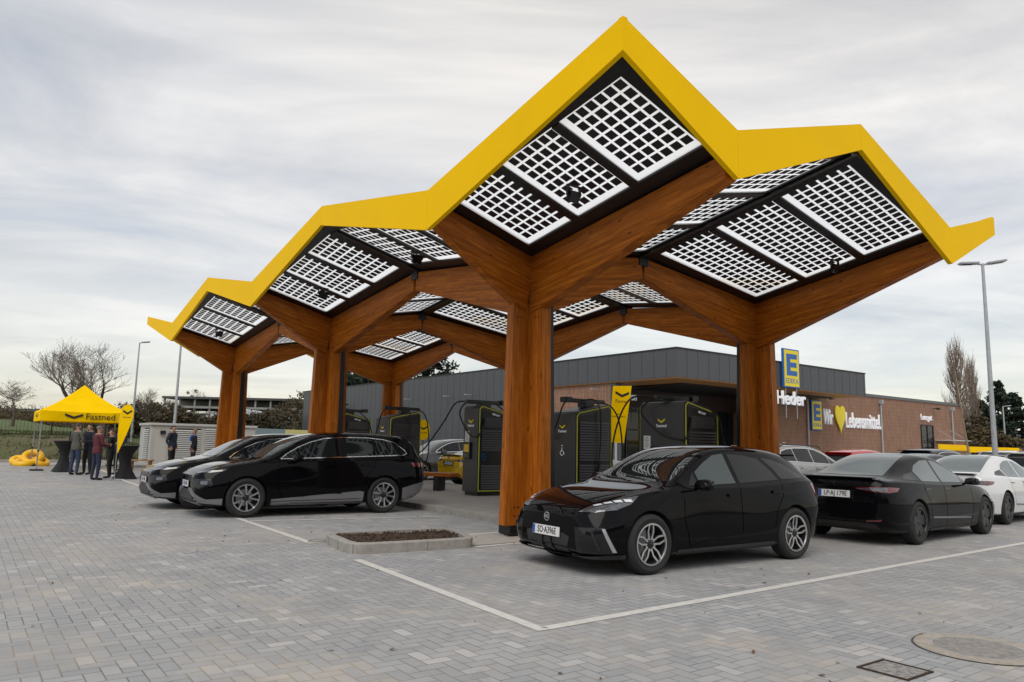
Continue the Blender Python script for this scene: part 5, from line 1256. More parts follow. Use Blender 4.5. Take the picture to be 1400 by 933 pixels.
    if scarf:
        mb = MB(); sm2 = mat('scarf', scarf, .9, bump=.5, bscale=30); mb.lathe([(.07, 0), (.12, .02), (.125, .06), (.08, .10)], 18, 'z', sm2, (0, .01, 1.44)); mb.tube([(.03, .11, 1.47), (.05, .135, 1.38), (.05, .14, 1.26)], [.045, .05, .04], 8); mb.build('scarf', sm2, t, smooth='auto')
    return t
def facing(deg): return R(deg)     # 0 = looking away from the camera
person(101, 643, 26.4, 1.80, facing(-15), 'person in grey-green hooded jacket and blue jeans seen from behind under the tent', (.085, .085, .07), (.028, .045, .09), (.06, .05, .04), 'forward')
person(130, 647, 24.6, 1.76, facing(-30), 'person in maroon jumper and dark blue jeans under the right half of the tent', (.10, .018, .028), (.018, .026, .055), (.16, .15, .14), 'forward')
person(118, 644, 26.8, 1.80, facing(160), 'person in dark clothes half hidden behind the maroon jumper', (.015, .02, .035), (.015, .015, .018), (.03, .02, .015), 'forward')
person(149, 645, 25.6, 1.66, facing(100), 'person in black standing behind the yellow drop flag', (.012, .012, .015), (.02, .016, .014), (.05, .03, .02), 'forward')
person(161, 643, 27.2, 1.74, facing(165), 'dark-haired person in navy jacket facing us behind the right-hand bar table', (.014, .02, .04), (.012, .012, .014), (.02, .014, .01), 'forward')
person(233, 636, 30.0, 1.80, facing(-100), 'person in navy jacket standing by the louvred cabin, looking right', (.018, .026, .045), (.012, .012, .014), (.05, .035, .025), 'pocket')
person(263, 636, 30.4, 1.68, facing(120), 'blond person in black coat with bright blue scarf by the louvred cabin', (.008, .008, .010), (.010, .010, .012), (.34, .20, .09), 'pocket', scarf=(.02, .12, .45))
person(422, 640, 29.5, 1.80, facing(180), 'person with pale cap and black and yellow top just left of the second column', (.03, .028, .015), (.012, .012, .014), (.02, .02, .02), 'down', cap=(.45, .47, .5))
person(1073, 640, 27.5, 1.76, facing(150), 'person in dark coat just right of the rear timber column', (.02, .016, .02), (.014, .014, .018), (.22, .20, .18), 'down')
person(1067, 640, 29.5, 1.70, facing(120), 'second person in black beside the rear timber column, partly hidden', (.012, .012, .014), (.014, .014, .016), (.04, .03, .02), 'pocket')
person(1399, 640, 27.0, 1.74, facing(60), 'person in dark jacket cut by the right edge of the photo', (.014, .014, .018), (.014, .014, .016), (.03, .02, .015), 'down')
# ---------- tent, tables, flags
tu, tv, S = 22.9, -5.0, 2.98
tent = thing('event_tent', 'bright yellow pop-up tent with chevron and maker name on its valance', 'tent', P(tu+S/2, tv+S/2, .15))
zE, zB, zT = 2.33, 1.95, 3.42
cor = [(tu, tv), (tu, tv+S), (tu+S, tv+S), (tu+S, tv)]; cc = (tu+S/2, tv+S/2)
mb = MB(); ns = 8
for k in range(4):
    a, b = cor[k], cor[(k+1) % 4]
    rows = []
    for i in range(ns+1):
        t = i/ns; sag = -.10*math.sin(t*math.pi)
        row = []
        for q in range(ns+1):
            s = q/ns; eu, ev = lerp(a[0], b[0], s), lerp(a[1], b[1], s); ez = zE-.03*math.sin(s*math.pi)
            row.append(P(lerp(eu, cc[0], t), lerp(ev, cc[1], t), lerp(ez, zT, t)+sag))
        rows.append(row)
    vs = [p for r_ in rows for p in r_]; mb.add(vs, [(i*(ns+1)+q, i*(ns+1)+q+1, (i+1)*(ns+1)+q+1, (i+1)*(ns+1)+q) for i in range(ns) for q in range(ns)], M['yellow_cloth'])
mb.build('tent_roof', M['yellow_cloth'], tent, smooth='auto')
for k in range(4):
    a, b = cor[k], cor[(k+1) % 4]; mb = MB(); n = 14; vs = []
    nx, ny = (b[1]-a[1])/S, -(b[0]-a[0])/S
    for i in range(n+1):
        s = i/n; off = .02*math.sin(s*19+k); e0 = zE-.03*math.sin(s*math.pi)
        vs += [P(lerp(a[0], b[0], s), lerp(a[1], b[1], s), e0), P(lerp(a[0], b[0], s)+nx*off*-1, lerp(a[1], b[1], s)+ny*off*-1, zB)]
    mb.add(vs, [(2*i, 2*i+2, 2*i+3, 2*i+1) for i in range(n)], M['yellow_cloth']); mb.build('valance', M['yellow_cloth'], tent, smooth='auto', recalc=False)
fr = frame3(P(tu-.035, tv+S*.36, 2.16), B); flat('chevron_logo', [(x*.30, y*.20) for x, y in chevron(1)], fr, M['ink'], tent, .004)
text('maker_text', 'Fastned', .33, frame3(P(tu-.035, tv+S*.66, 2.14), B), M['ink'], tent, .002)
fr = frame3(P(tu+S*.45, tv-.03, 2.16), -A); flat('chevron_logo', [(x*.30, y*.20) for x, y in chevron(1)], fr, M['ink'], tent, .004)
for k, (a, b) in enumerate(cor):
    h = hgt(a, b); mb = MB()
    ia, ib = a+(.06 if a < cc[0] else -.06), b+(.06 if b < cc[1] else -.06)
    mb.box(P(ia, ib, (h+zE)/2), (.045, .045, zE-h-.04), None, Matrix.Rotation(YAW, 3, 'Z')); l_ = mb.build('leg', M['alu'], tent)
    mb = MB(); mb.box(P(ia, ib, h+.03), (.42, .30, .05), M['ink'], Matrix.Rotation(YAW, 3, 'Z')); mb.box(P(ia, ib, h+.72), (.07, .07, .06), M['ink'], Matrix.Rotation(YAW, 3, 'Z')); mb.build('foot_weight', M['ink'], l_)
def bar_table(px, y, Y, label):
    d = ray_dir(px, y); p = Vector((0, 0, CAMZ))+d*(Y/d.y); p.z = gz(p.x, p.y); uu, vv = uv_of(p)
    if 24.6 < uu < 29.5 and vv > -1.9: p.z += .035
    t = thing('bar_table', label, 'bar table', p, group='black bar tables by the tent')
    n = 32; vs = []; prof = [(0, .33), (.12, .27), (.3, .19), (.55, .145), (.8, .19), (.98, .31), (1.06, .36), (1.09, .37)]
    for z, r in prof:
        for k in range(n):
            a = 2*math.pi*k/n; w = 1+.28*(1-z)*abs(math.cos(2*a))**3*(1 if z < .5 else .2)
            vs.append(p+Vector((math.cos(a)*r*w, math.sin(a)*r*w, z)))
    mb = MB(); mb.add(vs, [(i*n+k, i*n+(k+1) % n, (i+1)*n+(k+1) % n, (i+1)*n+k) for i in range(len(prof)-1) for k in range(n)]); mb.build('stretch_cover', mat('black_cloth', (.010, .010, .012), .8, bump=.3, bscale=12), t, smooth='auto')
    mb = MB(); mb.lathe([(0, 1.12), (.385, 1.12), (.39, 1.10), (.385, 1.085), (0, 1.085)], 32, 'z', None, p); mb.build('table_top', M['ink'], t, smooth='auto')
bar_table(86, 640, 27.6, 'black-covered bar table left of the hooded person under the tent'); bar_table(171, 645, 25.6, 'black-covered bar table right of the drop flag')
d = ray_dir(163, 640); p = Vector((0, 0, CAMZ))+d*(24.9/d.y); p.z = gz(p.x, p.y)
fl = thing('drop_flag', 'yellow teardrop flag with chevron in front of the right side of the tent', 'flag', p)
poly = [(-.15, .86), (.0, 1.25), (.16, 1.7), (.27, 2.1), (.26, 2.32), (.18, 2.45), (.05, 2.5), (-.08, 2.44), (-.15, 2.3), (-.19, 2.0), (-.20, 1.5)]
flat('flag_cloth', [(x*1.0, y) for x, y in poly], frame3(p+Vector((.05, 0, 0)), (1, 0, 0)), M['yellow_cloth'], fl, .012)
flat('chevron_logo', [(x*.15+.06, y*.17+2.24) for x, y in chevron(1)], frame3(p+Vector((.05, -.014, 0)), (1, 0, 0)), M['ink'], fl, .003)
text('maker_text', 'Fastned', .085, frame3(p+Vector((.10, -.014, 2.06)), (1, 0, 0)), M['ink'], fl, .001)
mb = MB(); mb.tube([p+Vector((-.14, .02, 0)), p+Vector((-.14, .02, .9)), p+Vector((-.15, .02, 2.0)), p+Vector((-.08, .02, 2.42)), p+Vector((.1, .02, 2.5))], .012, 6); mb.tube([p+Vector((-.4, 0, .02)), p+Vector((.2, 0, .02))], .015, 5); mb.tube([p+Vector((-.14, -.3, .02)), p+Vector((-.14, .3, .02))], .015, 5); mb.build('flag_pole', M['galv'], fl)
# inflatable yellow ring seat folded on the ground
d = ray_dir(34, 638); p = Vector((0, 0, CAMZ))+d*(30.0/d.y); p.z = gz(p.x, p.y)
t = thing('inflatable_rings', 'heap of bright yellow inflatable rings lying left of the tent leg', 'inflatable', p)
for dx, dy, dz, rx, ry, R_, r_ in ((0, 0, .14, .25, 0, .33, .13), (.2, .1, .34, .7, .25, .29, .12), (-.40, .15, .2, .5, .2, .2, .11), (.50, .2, .17, .2, .5, .22, .11)):
    mb = MB(); n, m_ = 24, 10; mx = Matrix.Rotation(rx, 3, 'X') @ Matrix.Rotation(ry, 3, 'Y'); vs = []
    for i in range(n):
        a = 2*math.pi*i/n
        for k in range(m_):
            b = 2*math.pi*k/m_; vs.append(p+Vector((dx, dy, dz))+mx @ Vector(((R_+r_*math.cos(b))*math.cos(a), (R_+r_*math.cos(b))*math.sin(a), r_*math.sin(b))))
    mb.add(vs, [(i*m_+k, ((i+1) % n)*m_+k, ((i+1) % n)*m_+(k+1) % m_, i*m_+(k+1) % m_) for i in range(n) for k in range(m_)]); mb.build('ring', mat('yellow_vinyl', (.88, .50, .005), .35), t, smooth=True)
# yellow banner flag between the chargers and a round flag beyond the bench
def at_px(x, y, Y): d = ray_dir(x, y); return Vector((0, 0, CAMZ))+d*(Y/d.y)
p = at_px(850, 620, 24.2); p.z = 0
bn = thing('banner_flag', 'tall yellow banner with dark chevron standing between the two right-hand chargers', 'banner', p)
pts = [at_px(x, y, 24) for x, y in ((838, 528), (863.5, 528), (853, 606), (832, 605))]
w_ = []
fx = Vector((1, 0, 0)); orgp = Vector((p.x, 24, 0)); poly = [((q-orgp).x, q.z) for q in pts][::-1]
flat('banner_cloth', poly, frame3(orgp, fx), M['yellow_cloth'], bn, .02)
c1 = at_px(850.5, 539, 24); flat('chevron_logo', [(x*.22, y*.20) for x, y in chevron(1)], frame3(Vector((c1.x, 24-.025, c1.z)), fx) @ Matrix.Rotation(-.05, 4, 'Z'), M['ink'], bn, .003)
c1 = at_px(850, 549, 24); text('maker_text', 'Fastned', .135, frame3(Vector((c1.x, 24-.025, c1.z)), fx) @ Matrix.Rotation(-.05, 4, 'Z'), M['ink'], bn, .001)
for k, s_ in enumerate(('Fastned', 'Snellladen')):
    c1 = at_px(845.5, 566.5+k*3.2, 24); text('small_text', ('Schnell', 'laden am Markt')[k], .07, frame3(Vector((c1.x, 24-.025, c1.z)), fx), M['ink'], bn, .001)
mb = MB(); tp = at_px(838, 527, 24); mb.tube([Vector((tp.x-.02, 24.02, 0)), Vector((tp.x-.02, 24.02, tp.z)), Vector((tp.x+.62, 24.02, tp.z))], .014, 6); mb.box(Vector((tp.x, 24.02, .03)), (.5, .4, .05)); mb.build('banner_pole', M['ink'], bn)
p = at_px(579, 588, 27.5); b0 = Vector((p.x, p.y, 0))
rf = thing('round_flag', 'oval yellow flag with chevron beyond the bench, in front of the dark wall', 'flag', b0)
flat('flag_cloth', [(.235*math.cos(a), .37*math.sin(a)) for a in [2*math.pi*k/28 for k in range(28)]], frame3(p, fx), M['yellow_cloth'], rf, .012)
flat('chevron_logo', [(x*.14, y*.14) for x, y in chevron(1)], frame3(p+Vector((0, -.014, .08)), fx), M['ink'], rf, .003)
text('maker_text', 'Fastned', .09, frame3(p+Vector((0, -.014, -.1)), fx), M['ink'], rf, .001)
mb = MB(); mb.tube([b0, p+Vector((0, .02, -.1))], .014, 6); mb.box(b0+Z*.03, (.4, .4, .04)); mb.build('flag_pole', M['ink'], rf)
# louvred technical cabin
p = at_px(204, 630, 33.6); uu, vv = uv_of(p); h = hgt(uu, vv)
cb_ = thing('louvred_cabin', 'pale grey technical cabin with louvred panels behind the two standing people', 'technical cabin', P(uu, vv, h))
W_, D_, HT = 4.6, 2.6, 1.75
wallm = mat('cabin_wall', (.46, .45, .42), .7, var=.1, vscale=2)
mb = MB(); gbox(mb, uu, uu+D_, vv, vv+W_, h-.1, h+HT); mb.build('cabin_wall', wallm, cb_)
mb = MB(); gbox(mb, uu-.08, uu+D_+.08, vv-.08, vv+W_+.08, h+HT+.003, h+HT+.12); mb.build('cabin_roof', M['louvre'], cb_, bevel=.02)
for a, b in ((.75, 2.1), (2.3, 3.9)):
    mb = MB(); z = h+.25 if b < 3 else h+.75
    gbox(mb, uu-.012, uu-.002, vv+a, vv+b, z-.03, h+HT-.1, M['black'])
    while z < h+HT-.15: mb.hexa([P(uu-.06, vv+a, z), P(uu-.013, vv+a, z), P(uu-.013, vv+b, z), P(uu-.06, vv+b, z), P(uu-.05, vv+a, z+.012), P(uu-.013, vv+a, z+.06), P(uu-.013, vv+b, z+.06), P(uu-.05, vv+b, z+.012)], M['louvre']); z += .085
    mb.build('louvre_panel', M['louvre'], cb_)
mb = MB(); z = h+.25; gbox(mb, uu+.5, uu+1.6, vv-.012, vv-.002, z-.03, h+HT-.1, M['black'])
while z < h+HT-.15: mb.hexa([P(uu+.5, vv-.06, z), P(uu+1.6, vv-.06, z), P(uu+1.6, vv-.013, z), P(uu+.5, vv-.013, z), P(uu+.5, vv-.05, z+.012), P(uu+1.6, vv-.05, z+.012), P(uu+1.6, vv-.013, z+.06), P(uu+.5, vv-.013, z+.06)], M['louvre']); z += .085
mb.build('louvre_panel', M['louvre'], cb_)
mb = MB(); mb.box(P(uu-.1, vv+.45, h+1.45), (.2, .2, .16), None, Matrix.Rotation(YAW, 3, 'Z')); mb.build('wall_lamp', M['ink'], cb_)
mb = MB(); gbox(mb, uu-.015, uu-.002, vv+.15, vv+.66, h, h+1.55); mb.build('cabin_door', mat('cabin_door', (.50, .49, .45), .6), cb_)
# low wooden bench of pallets by the tent
p = at_px(192, 637, 29.5); p.z = gz(p.x, p.y)+.0
uu, vv = uv_of(p)
if 24.6 < uu < 29.5 and vv > -1.9: p.z += .035
t = thing('wooden_stool_bench', 'small light wooden bench right of the tent, beside the cabin', 'bench', p)
pale = mat('pale_timber', (.32, .19, .09), .7, var=.2, vscale=6)
mb = MB(); mb.box(p+Z*.40, (.9, .3, .05)); mb.build('seat', pale, t)
for s_ in (-.36, .36): mb = MB(); mb.box(p+Vector((s_, 0, .19)), (.06, .26, .375)); mb.build('leg', pale, t)
# yellow height barrier / awning beams over the rear parking rows
def rail(x0, x1, y0, y1, Y0, Y1, label):
    a, b = at_px(x0, y0, Y0), at_px(x1, y1, Y1)
    t = thing('yellow_barrier', label, 'barrier', Vector((a.x, a.y, 0)))
    mx = Matrix.Rotation(math.atan2(b.y-a.y, b.x-a.x), 3, 'Z'); L_ = (b-a).length
    mb = MB(); mb.box((a+b)/2, (L_, .10, .30), M['yellow'], mx); mb.build('yellow_board', M['yellow'], t, bevel=.01)
    k = max(2, int(L_/3))
    for i in range(k+1): q = a.lerp(b, .02+.96*i/k); mb = MB(); mb.tube([Vector((q.x, q.y+.1, 0)), Vector((q.x, q.y+.1, q.z+.12))], .04, 8); mb.build('post', M['galv'], t)
rail(1284, 1323, 610.5, 614, 38, 40, 'short yellow barrier board above the dark cars, left of the lamp post')
rail(1326, 1396, 614, 617.5, 39, 41, 'long yellow barrier board above the white car at far right')
# sapling with red-brown stake frame
p = at_px(1324, 640, 25.5); p.z = 0
t = thing('young_tree', 'thin newly planted sapling held by a low reddish stake frame behind the white fastback', 'tree', p)
mb = MB(); mb.tube([p, p+Vector((.03, 0, 1.6)), p+Vector((-.12, 0, 3.0)), p+Vector((-.25, 0, 4.3))], [.045, .035, .024, .008], 8); mb.build('trunk', mat('sapling_bark', (.30, .24, .15), .9, var=.3, vscale=12), t, smooth=True)
mb = MB(); rr = random.Random(2)
for k in range(26):
    z = rr.uniform(1.9, 4.2); a = rr.uniform(0, 6.28); q = p+Vector((-.08*(z-1.6), 0, z)); L_ = rr.uniform(.3, .8)*(4.8-z)/3
    mb.tube([q, q+Vector((math.cos(a)*L_*.5, math.sin(a)*L_*.5, L_*.6)), q+Vector((math.cos(a)*L_*.7, math.sin(a)*L_*.7, L_*1.2))], [.009, .006, .003], 4)
mb.build('crown', M['twig'], t)
stm = mat('stake_wood', (.16, .07, .045), .8)
for dx, dy in ((-.35, -.2), (.35, -.2), (0, .4)): mb = MB(); mb.tube([p+Vector((dx, dy, 0)), p+Vector((dx, dy, 1.45))], .04, 8); mb.build('stake', stm, t)
mb = MB(); mb.tube([p+Vector((-.45, -.2, 1.34)), p+Vector((.45, -.2, 1.34))], .035, 6); mb.tube([p+Vector((-.35, -.2, 1.30)), p+Vector((0, .4, 1.30))], .03, 6); mb.tube([p+Vector((.35, -.2, 1.26)), p+Vector((0, .4, 1.26))], .03, 6); mb.build('cross_rail', stm, t)
# ---------- vegetation and far things
def branch_tree(t, p, H_, seed, spread=.55, levels=5, trunk_h=.28, r0=None, mt=None, mc=None, up=.35, kids=(3, 4), thick=1):
    rr = random.Random(seed); tk, cr = MB(), MB(); r0 = r0 or H_*.028*thick
    def grow(q, d, L_, r, lv):
        n = 3; pts = [q]; dd = d.copy(); rads = [r]
        for i in range(n):
            dd = (dd+Vector((rr.uniform(-.22, .22), rr.uniform(-.22, .22), rr.uniform(-.1, .16)))).normalized(); q = q+dd*L_/n; pts.append(q); rads.append(max(.006*thick, r*(1-.45*(i+1)/n)))
        (tk if lv < 2 else cr).tube(pts, rads, 6 if lv < 2 else 3, cap=False)
        if lv >= levels: return
        for k in range(rr.randint(*kids)+(1 if lv > 1 else 0)):
            i = rr.choice((1, 2, 3, 3)) if lv else rr.choice((2, 3, 3)); a = rr.uniform(0, 6.28)
            nd = (dd+Vector((math.cos(a), math.sin(a), 0))*spread*rr.uniform(.7, 1.5)+Z*up*rr.uniform(0, 1)).normalized()
            grow(pts[i], nd, L_*rr.uniform(.58, .85), rads[i]*.62, lv+1)
    grow(p, Vector((rr.uniform(-.08, .08), 0, 1)), H_*trunk_h, r0, 0)
    tk.build('trunk', mt or M['bark'], t, smooth=True); cr.build('crown', mc or M['twig'], t)
def put_tree(name, label, px, ybase, Y, H_, seed, **k):
    p = at_px(px, ybase, Y); p.z = gz(p.x, p.y)-.1; t = thing(name, label, 'tree', p, group=k.pop('group', None)); branch_tree(t, p, H_, seed, **k); return t
put_tree('bare_tree', 'large bare spreading tree directly behind the yellow tent', 146, 580, 52, 8.6, 4, spread=.75, levels=5, trunk_h=.27, thick=1.3)
put_tree('bare_tree', 'bare multi-stemmed tree behind the right side of the yellow tent', 108, 580, 55, 9.2, 9, spread=.6, levels=5, trunk_h=.25, thick=1.3)
put_tree('bare_tree', 'dense bare tree between the tent and the single lamp post', 205, 585, 62, 6.8, 12, spread=.8, levels=5, trunk_h=.22)
put_tree('bare_tree', 'bushy bare tree right of the street lamp behind the tent', 178, 585, 66, 5.6, 15, spread=.8, levels=5, trunk_h=.22)
put_tree('fruit_tree', 'small gnarled bare tree at the far left edge', 17, 580, 58, 5.2, 21, spread=1.1, levels=5, trunk_h=.30, up=.1)
for k, (px, Y, H_) in enumerate(((250, 175, 11.5), (272, 180, 13.5), (292, 178, 12), (232, 170, 10), (338, 185, 11.5), (352, 180, 10.5))):
    put_tree('distant_tree', ('distant bare tree left of the grey pole', 'distant bare tree with mistletoe balls above the long grey hall', 'distant bare tree just left of the third column', 'distant bare tree right of the street lamp', 'distant bare tree between second and third columns', 'small distant bare tree right of the third column')[k], px, 575, Y, H_, 30+k, spread=.6, levels=5, trunk_h=.28, thick=1.5)
t = thing('mistletoe', 'three dark round mistletoe balls hanging in the distant bare tree', 'mistletoe', at_px(262, 542, 179))
mb = MB()
for x, y, r_ in ((257, 537, .55), (262, 542, .5), (268, 535, .62)):
    c = at_px(x, y, 179); rr = random.Random(x)
    for k in range(160):
        d_ = Vector((rr.gauss(0, 1), rr.gauss(0, 1), rr.gauss(0, 1))).normalized()*r_*rr.uniform(.3, 1); e_ = Vector((rr.gauss(0, 1), rr.gauss(0, 1), rr.gauss(0, 1))).normalized()*.16
        mb.add([c+d_, c+d_+e_, c+d_+e_.cross(d_.normalized())], [(0, 1, 2)])
ml = mb.build('mistletoe_clumps', mat('mistletoe', (.05, .06, .025), .9), t); ml['kind'] = 'stuff'
# poplar
def poplar(px, Y, H_, w, seed, label):
    p = at_px(px, 600, Y); p.z = gz(p.x, p.y); t = thing('poplar_tree', label, 'tree', p); rr = random.Random(seed); tk, cr = MB(), MB()
    tk.tube([p, p+Z*H_*.5, p+Z*H_*.97], [.34, .2, .03], 8)
    for k in range(210):
        z = rr.uniform(.10, .93)*H_; a = rr.uniform(0, 6.28); env = w*math.sin(min(1, (z/H_)*1.6+.15)*math.pi*.5)*(1-(z/H_)**2.4)+.15; L_ = rr.uniform(.10, .24)*H_
        q = p+Vector((math.cos(a), math.sin(a), 0))*.1+Z*z; o_ = env*rr.uniform(.35, 1.05); pts = [q, q+Vector((math.cos(a)*o_*.6, math.sin(a)*o_*.6, L_*.4)), q+Vector((math.cos(a)*o_, math.sin(a)*o_, L_))]
        cr.tube(pts, [.05, .035, .012], 3, cap=False)
        for j in range(6):
            b = pts[1].lerp(pts[2], rr.random()); e_ = b+Vector((rr.uniform(-.3, .3), rr.uniform(-.3, .3), rr.uniform(.5, 1.3))); cr.tube([b, e_], [.016, .006], 3, cap=False)
    tk.build('trunk', M['bark'], t, smooth=True); cr.build('crown', M['twigwarm'], t)
poplar(1313, 78, 11.6, 1.6, 3, 'tall slender bare poplar rising above the right end of the shop')
poplar(1331, 80, 9.8, 1.1, 8, 'shorter bare poplar leaning on the right side of the tall one')
def clump_tree(name, label, px, Y, H_, w, seed, m, shape='cone', n=5000, leaf=.28, base=600, zc=.0, group=None):
    p = at_px(px, base, Y); p.z = gz(p.x, p.y); t = thing(name, label, 'tree' if shape != 'bush' else 'shrub', p, group=group); rr = random.Random(seed); tk, cr = MB(), MB()
    tk.tube([p, p+Z*H_*.9], [H_*.022, .04], 8); br = []
    for k in range(70 if shape != 'bush' else 46):
        f = rr.uniform(.04, .98); z = f*H_; a = rr.uniform(0, 6.28)
        R_ = w*((1-f)**.75*(.75+.35*rr.random()) if shape == 'cone' else math.sqrt(max(.02, 1-((f-.45)/.57)**2))*rr.uniform(.6, 1.05))
        tip = p+Vector((math.cos(a)*R_, math.sin(a)*R_, z-(.12*R_ if shape == 'cone' else 0))); s_ = p+Z*max(.1, z-.1*R_)
        tk.tube([s_, tip], [.05, .012], 4, cap=False); br.append((s_, tip, R_))
    for k in range(n):
        s_, e_, R_ = rr.choice(br); q = s_.lerp(e_, rr.uniform(.25, 1.0)**.6)+Vector((rr.gauss(0, .28), rr.gauss(0, .28), rr.gauss(0, .22)))*min(1.2, .35+R_*.3)
        d1 = Vector((rr.gauss(0, 1), rr.gauss(0, 1), rr.gauss(0, .6))).normalized()*leaf*rr.uniform(.5, 1.2); d2 = d1.cross(Vector((rr.gauss(0, 1), rr.gauss(0, 1), rr.gauss(0, 1)))).normalized()*leaf*.38
        cr.add([q-d1*.5, q+d2, q+d1, q-d2], [(0, 1, 2, 3)])
    tk.build('trunk', M['bark'], t); cr.build('crown', m, t, recalc=False)
clump_tree('conifer', 'tall dark conifer immediately right of the lamp post', 1367, 72, 8.6, 2.4, 1, M['conifer'], n=9000)
clump_tree('conifer', 'broad dark conifer at the far right edge', 1388, 66, 6.8, 3.0, 2, M['conifer'], n=9000)
clump_tree('conifer', 'small dark conifer between the poplar and the lamp post', 1343, 80, 7.0, 1.9, 3, M['conifer'], n=6000)
clump_tree('conifer', 'second small conifer just left of the lamp post', 1351, 84, 6.4, 1.6, 13, M['conifer'], n=4000)
clump_tree('evergreen_tree', 'dark evergreen crown above the shop roof left of the rear column', 508, 66, 9.2, 3.6, 4, M['conifer'], 'round', 9000)
clump_tree('evergreen_tree', 'dark evergreen crown above the shop roof right of the rear column', 590, 64, 8.8, 2.4, 5, M['conifer'], 'round', 6000)
clump_tree('evergreen_tree', 'small dark tree top at the left end of the shop roof', 482, 70, 8.0, 2.4, 6, M['conifer'], 'round', 5000)
brn = mat('brown_brush', (.085, .06, .035), .95, var=.5, vscale=.6, col2=(.14, .11, .05))
for k, (px, Y, H_, w) in enumerate(((1330, 62, 4.6, 2.2), (1345, 60, 3.6, 2.2), (1357, 58, 3.2, 1.8), (1372, 57, 3.0, 2.0), (1392, 58, 2.6, 2.4))):
    clump_tree('shrub', ('brown leafless shrub at the right end of the shop wall', 'rusty brown shrub below the poplars', 'low brown shrub behind the lamp post foot', 'grey brown shrub before the tall conifer', 'low shrub in front of the broad conifer')[k], px, Y, H_, w, 40+k, brn, 'bush', 2600, .22)
for k, (px, Y, H_, w) in enumerate(((345, 72, 2.6, 2.6), (370, 74, 2.8, 3), (395, 78, 4.2, 3.4), (418, 84, 5.4, 4), (322, 70, 2.4, 2.4), (298, 70, 2.2, 2.2), (275, 72, 2.0, 2.0), (255, 70, 2.2, 2.0), (225, 68, 3.0, 2.6), (195, 66, 3.2, 2.4), (150, 64, 2.6, 2.4), (445, 88, 5.8, 3.5))):
    lab = ['green-brown hedge shrub right of the third column', 'hedge shrub in the gap between second and third columns', 'reddish shrub climbing the slope left of the second column', 'tall brown shrub touching the second column', 'hedge shrub hidden partly by the third column', 'hedge shrub left of the third column above the cabin', 'low shrub above the cabin roof', 'low shrub at the foot of the grey pole', 'brown shrub above the left end of the cabin', 'brown shrub right of the tent roof', 'brown shrub seen just behind the tent peak', 'brown shrub behind the second column'][k]
    clump_tree('shrub', lab, px, Y, H_, w, 60+k, M['shrub'] if k in (0, 1, 4, 5, 6, 7) else brn, 'bush', 2300, .24)
# wooded bank beyond, reads as one mass
mb = MB(); rr = random.Random(77)
for k in range(42000):
    x = rr.uniform(-75, -14); y = rr.uniform(92, 112); z = gz(x, y)+abs(rr.gauss(0, .55))*(.7+.6*math.sin(x*.21)**2+.4*math.sin(x*.77)**2)*(1+1.6*ss(-42, -24, x)); s_ = rr.uniform(.10, .26)
    d1 = Vector((rr.gauss(0, 1), rr.gauss(0, 1), rr.gauss(0, 1))).normalized()*s_; d2 = Vector((rr.gauss(0, 1), rr.gauss(0, 1), rr.gauss(0, 1))).normalized()*s_*.4; q = Vector((x, y, z))
    mb.add([q-d1, q+d2, q+d1, q-d2], [(0, 1, 2, 3)])
g = mb.build('scrub_belt', brn, recalc=False); tag(g, 'belt of brown winter scrub beyond the cabin and the tent', 'scrub', kind='stuff')
# rough grass on the bank
mb = MB(); grm = mat('grass_blades', (.055, .10, .018), .9, var=.4, vscale=.5, col2=(.14, .135, .05))
for k in range(30000):
    u = 29.95+rr.random()**1.1*16; v = rr.uniform(-24, 9 if rr.random() < .5 else 1); h_ = hgt(u, v); a = rr.uniform(0, 6.28); s_ = rr.uniform(.02, .05)*(1+.06*(u-30)); L_ = rr.uniform(.08, .2)
    q = P(u, v, h_-.06); mb.add([q-Vector((math.cos(a)*s_, math.sin(a)*s_, 0)), q+Vector((math.cos(a)*s_, math.sin(a)*s_, 0)), q+Vector((rr.uniform(-.1, .1), rr.uniform(-.1, .1), L_))], [(0, 1, 2)])
g = mb.build('grass', grm, recalc=False); tag(g, 'rough winter grass on the bank behind the tent', 'grass', kind='stuff')
# thin dark bar fence on the bank
def fence(u, va, vb, H_, label, gap=.16, post=2.5):
    t = thing('bar_fence', label, 'fence', P(u, va, hgt(u, va)))
    mb = MB(); v = va
    while v < vb: h_ = hgt(u, v); mb.hexa([P(u, v, h_), P(u+.012, v, h_), P(u+.012, v+.012, h_), P(u, v+.012, h_), P(u, v, h_+H_), P(u+.012, v, h_+H_), P(u+.012, v+.012, h_+H_), P(u, v+.012, h_+H_)]); v += gap
    mb.build('bars', M['black'], t)
    mb = MB(); n = int((vb-va)/2)
    for z in (.12, H_-.08):
        for i in range(n): a_, b_ = va+(vb-va)*i/n, va+(vb-va)*(i+1)/n; mb.tube([P(u, a_, hgt(u, a_)+z), P(u, b_, hgt(u, b_)+z)], .014, 4)
    mb.build('rails', M['black'], t)
    v = va
    while v <= vb: mb = MB(); mb.tube([P(u, v, hgt(u, v)-.1), P(u, v, hgt(u, v)+H_+.05)], .035, 6); mb.build('post', M['black'], t); v += post
fence(36.2, -26, 1.5, 1.3, 'thin dark bar fence along the top of the grass bank behind the tent')
fence(30.6, -3.2, .2, 1.25, 'short dark fence between the tent and the pale cabin', .1, 1.6)
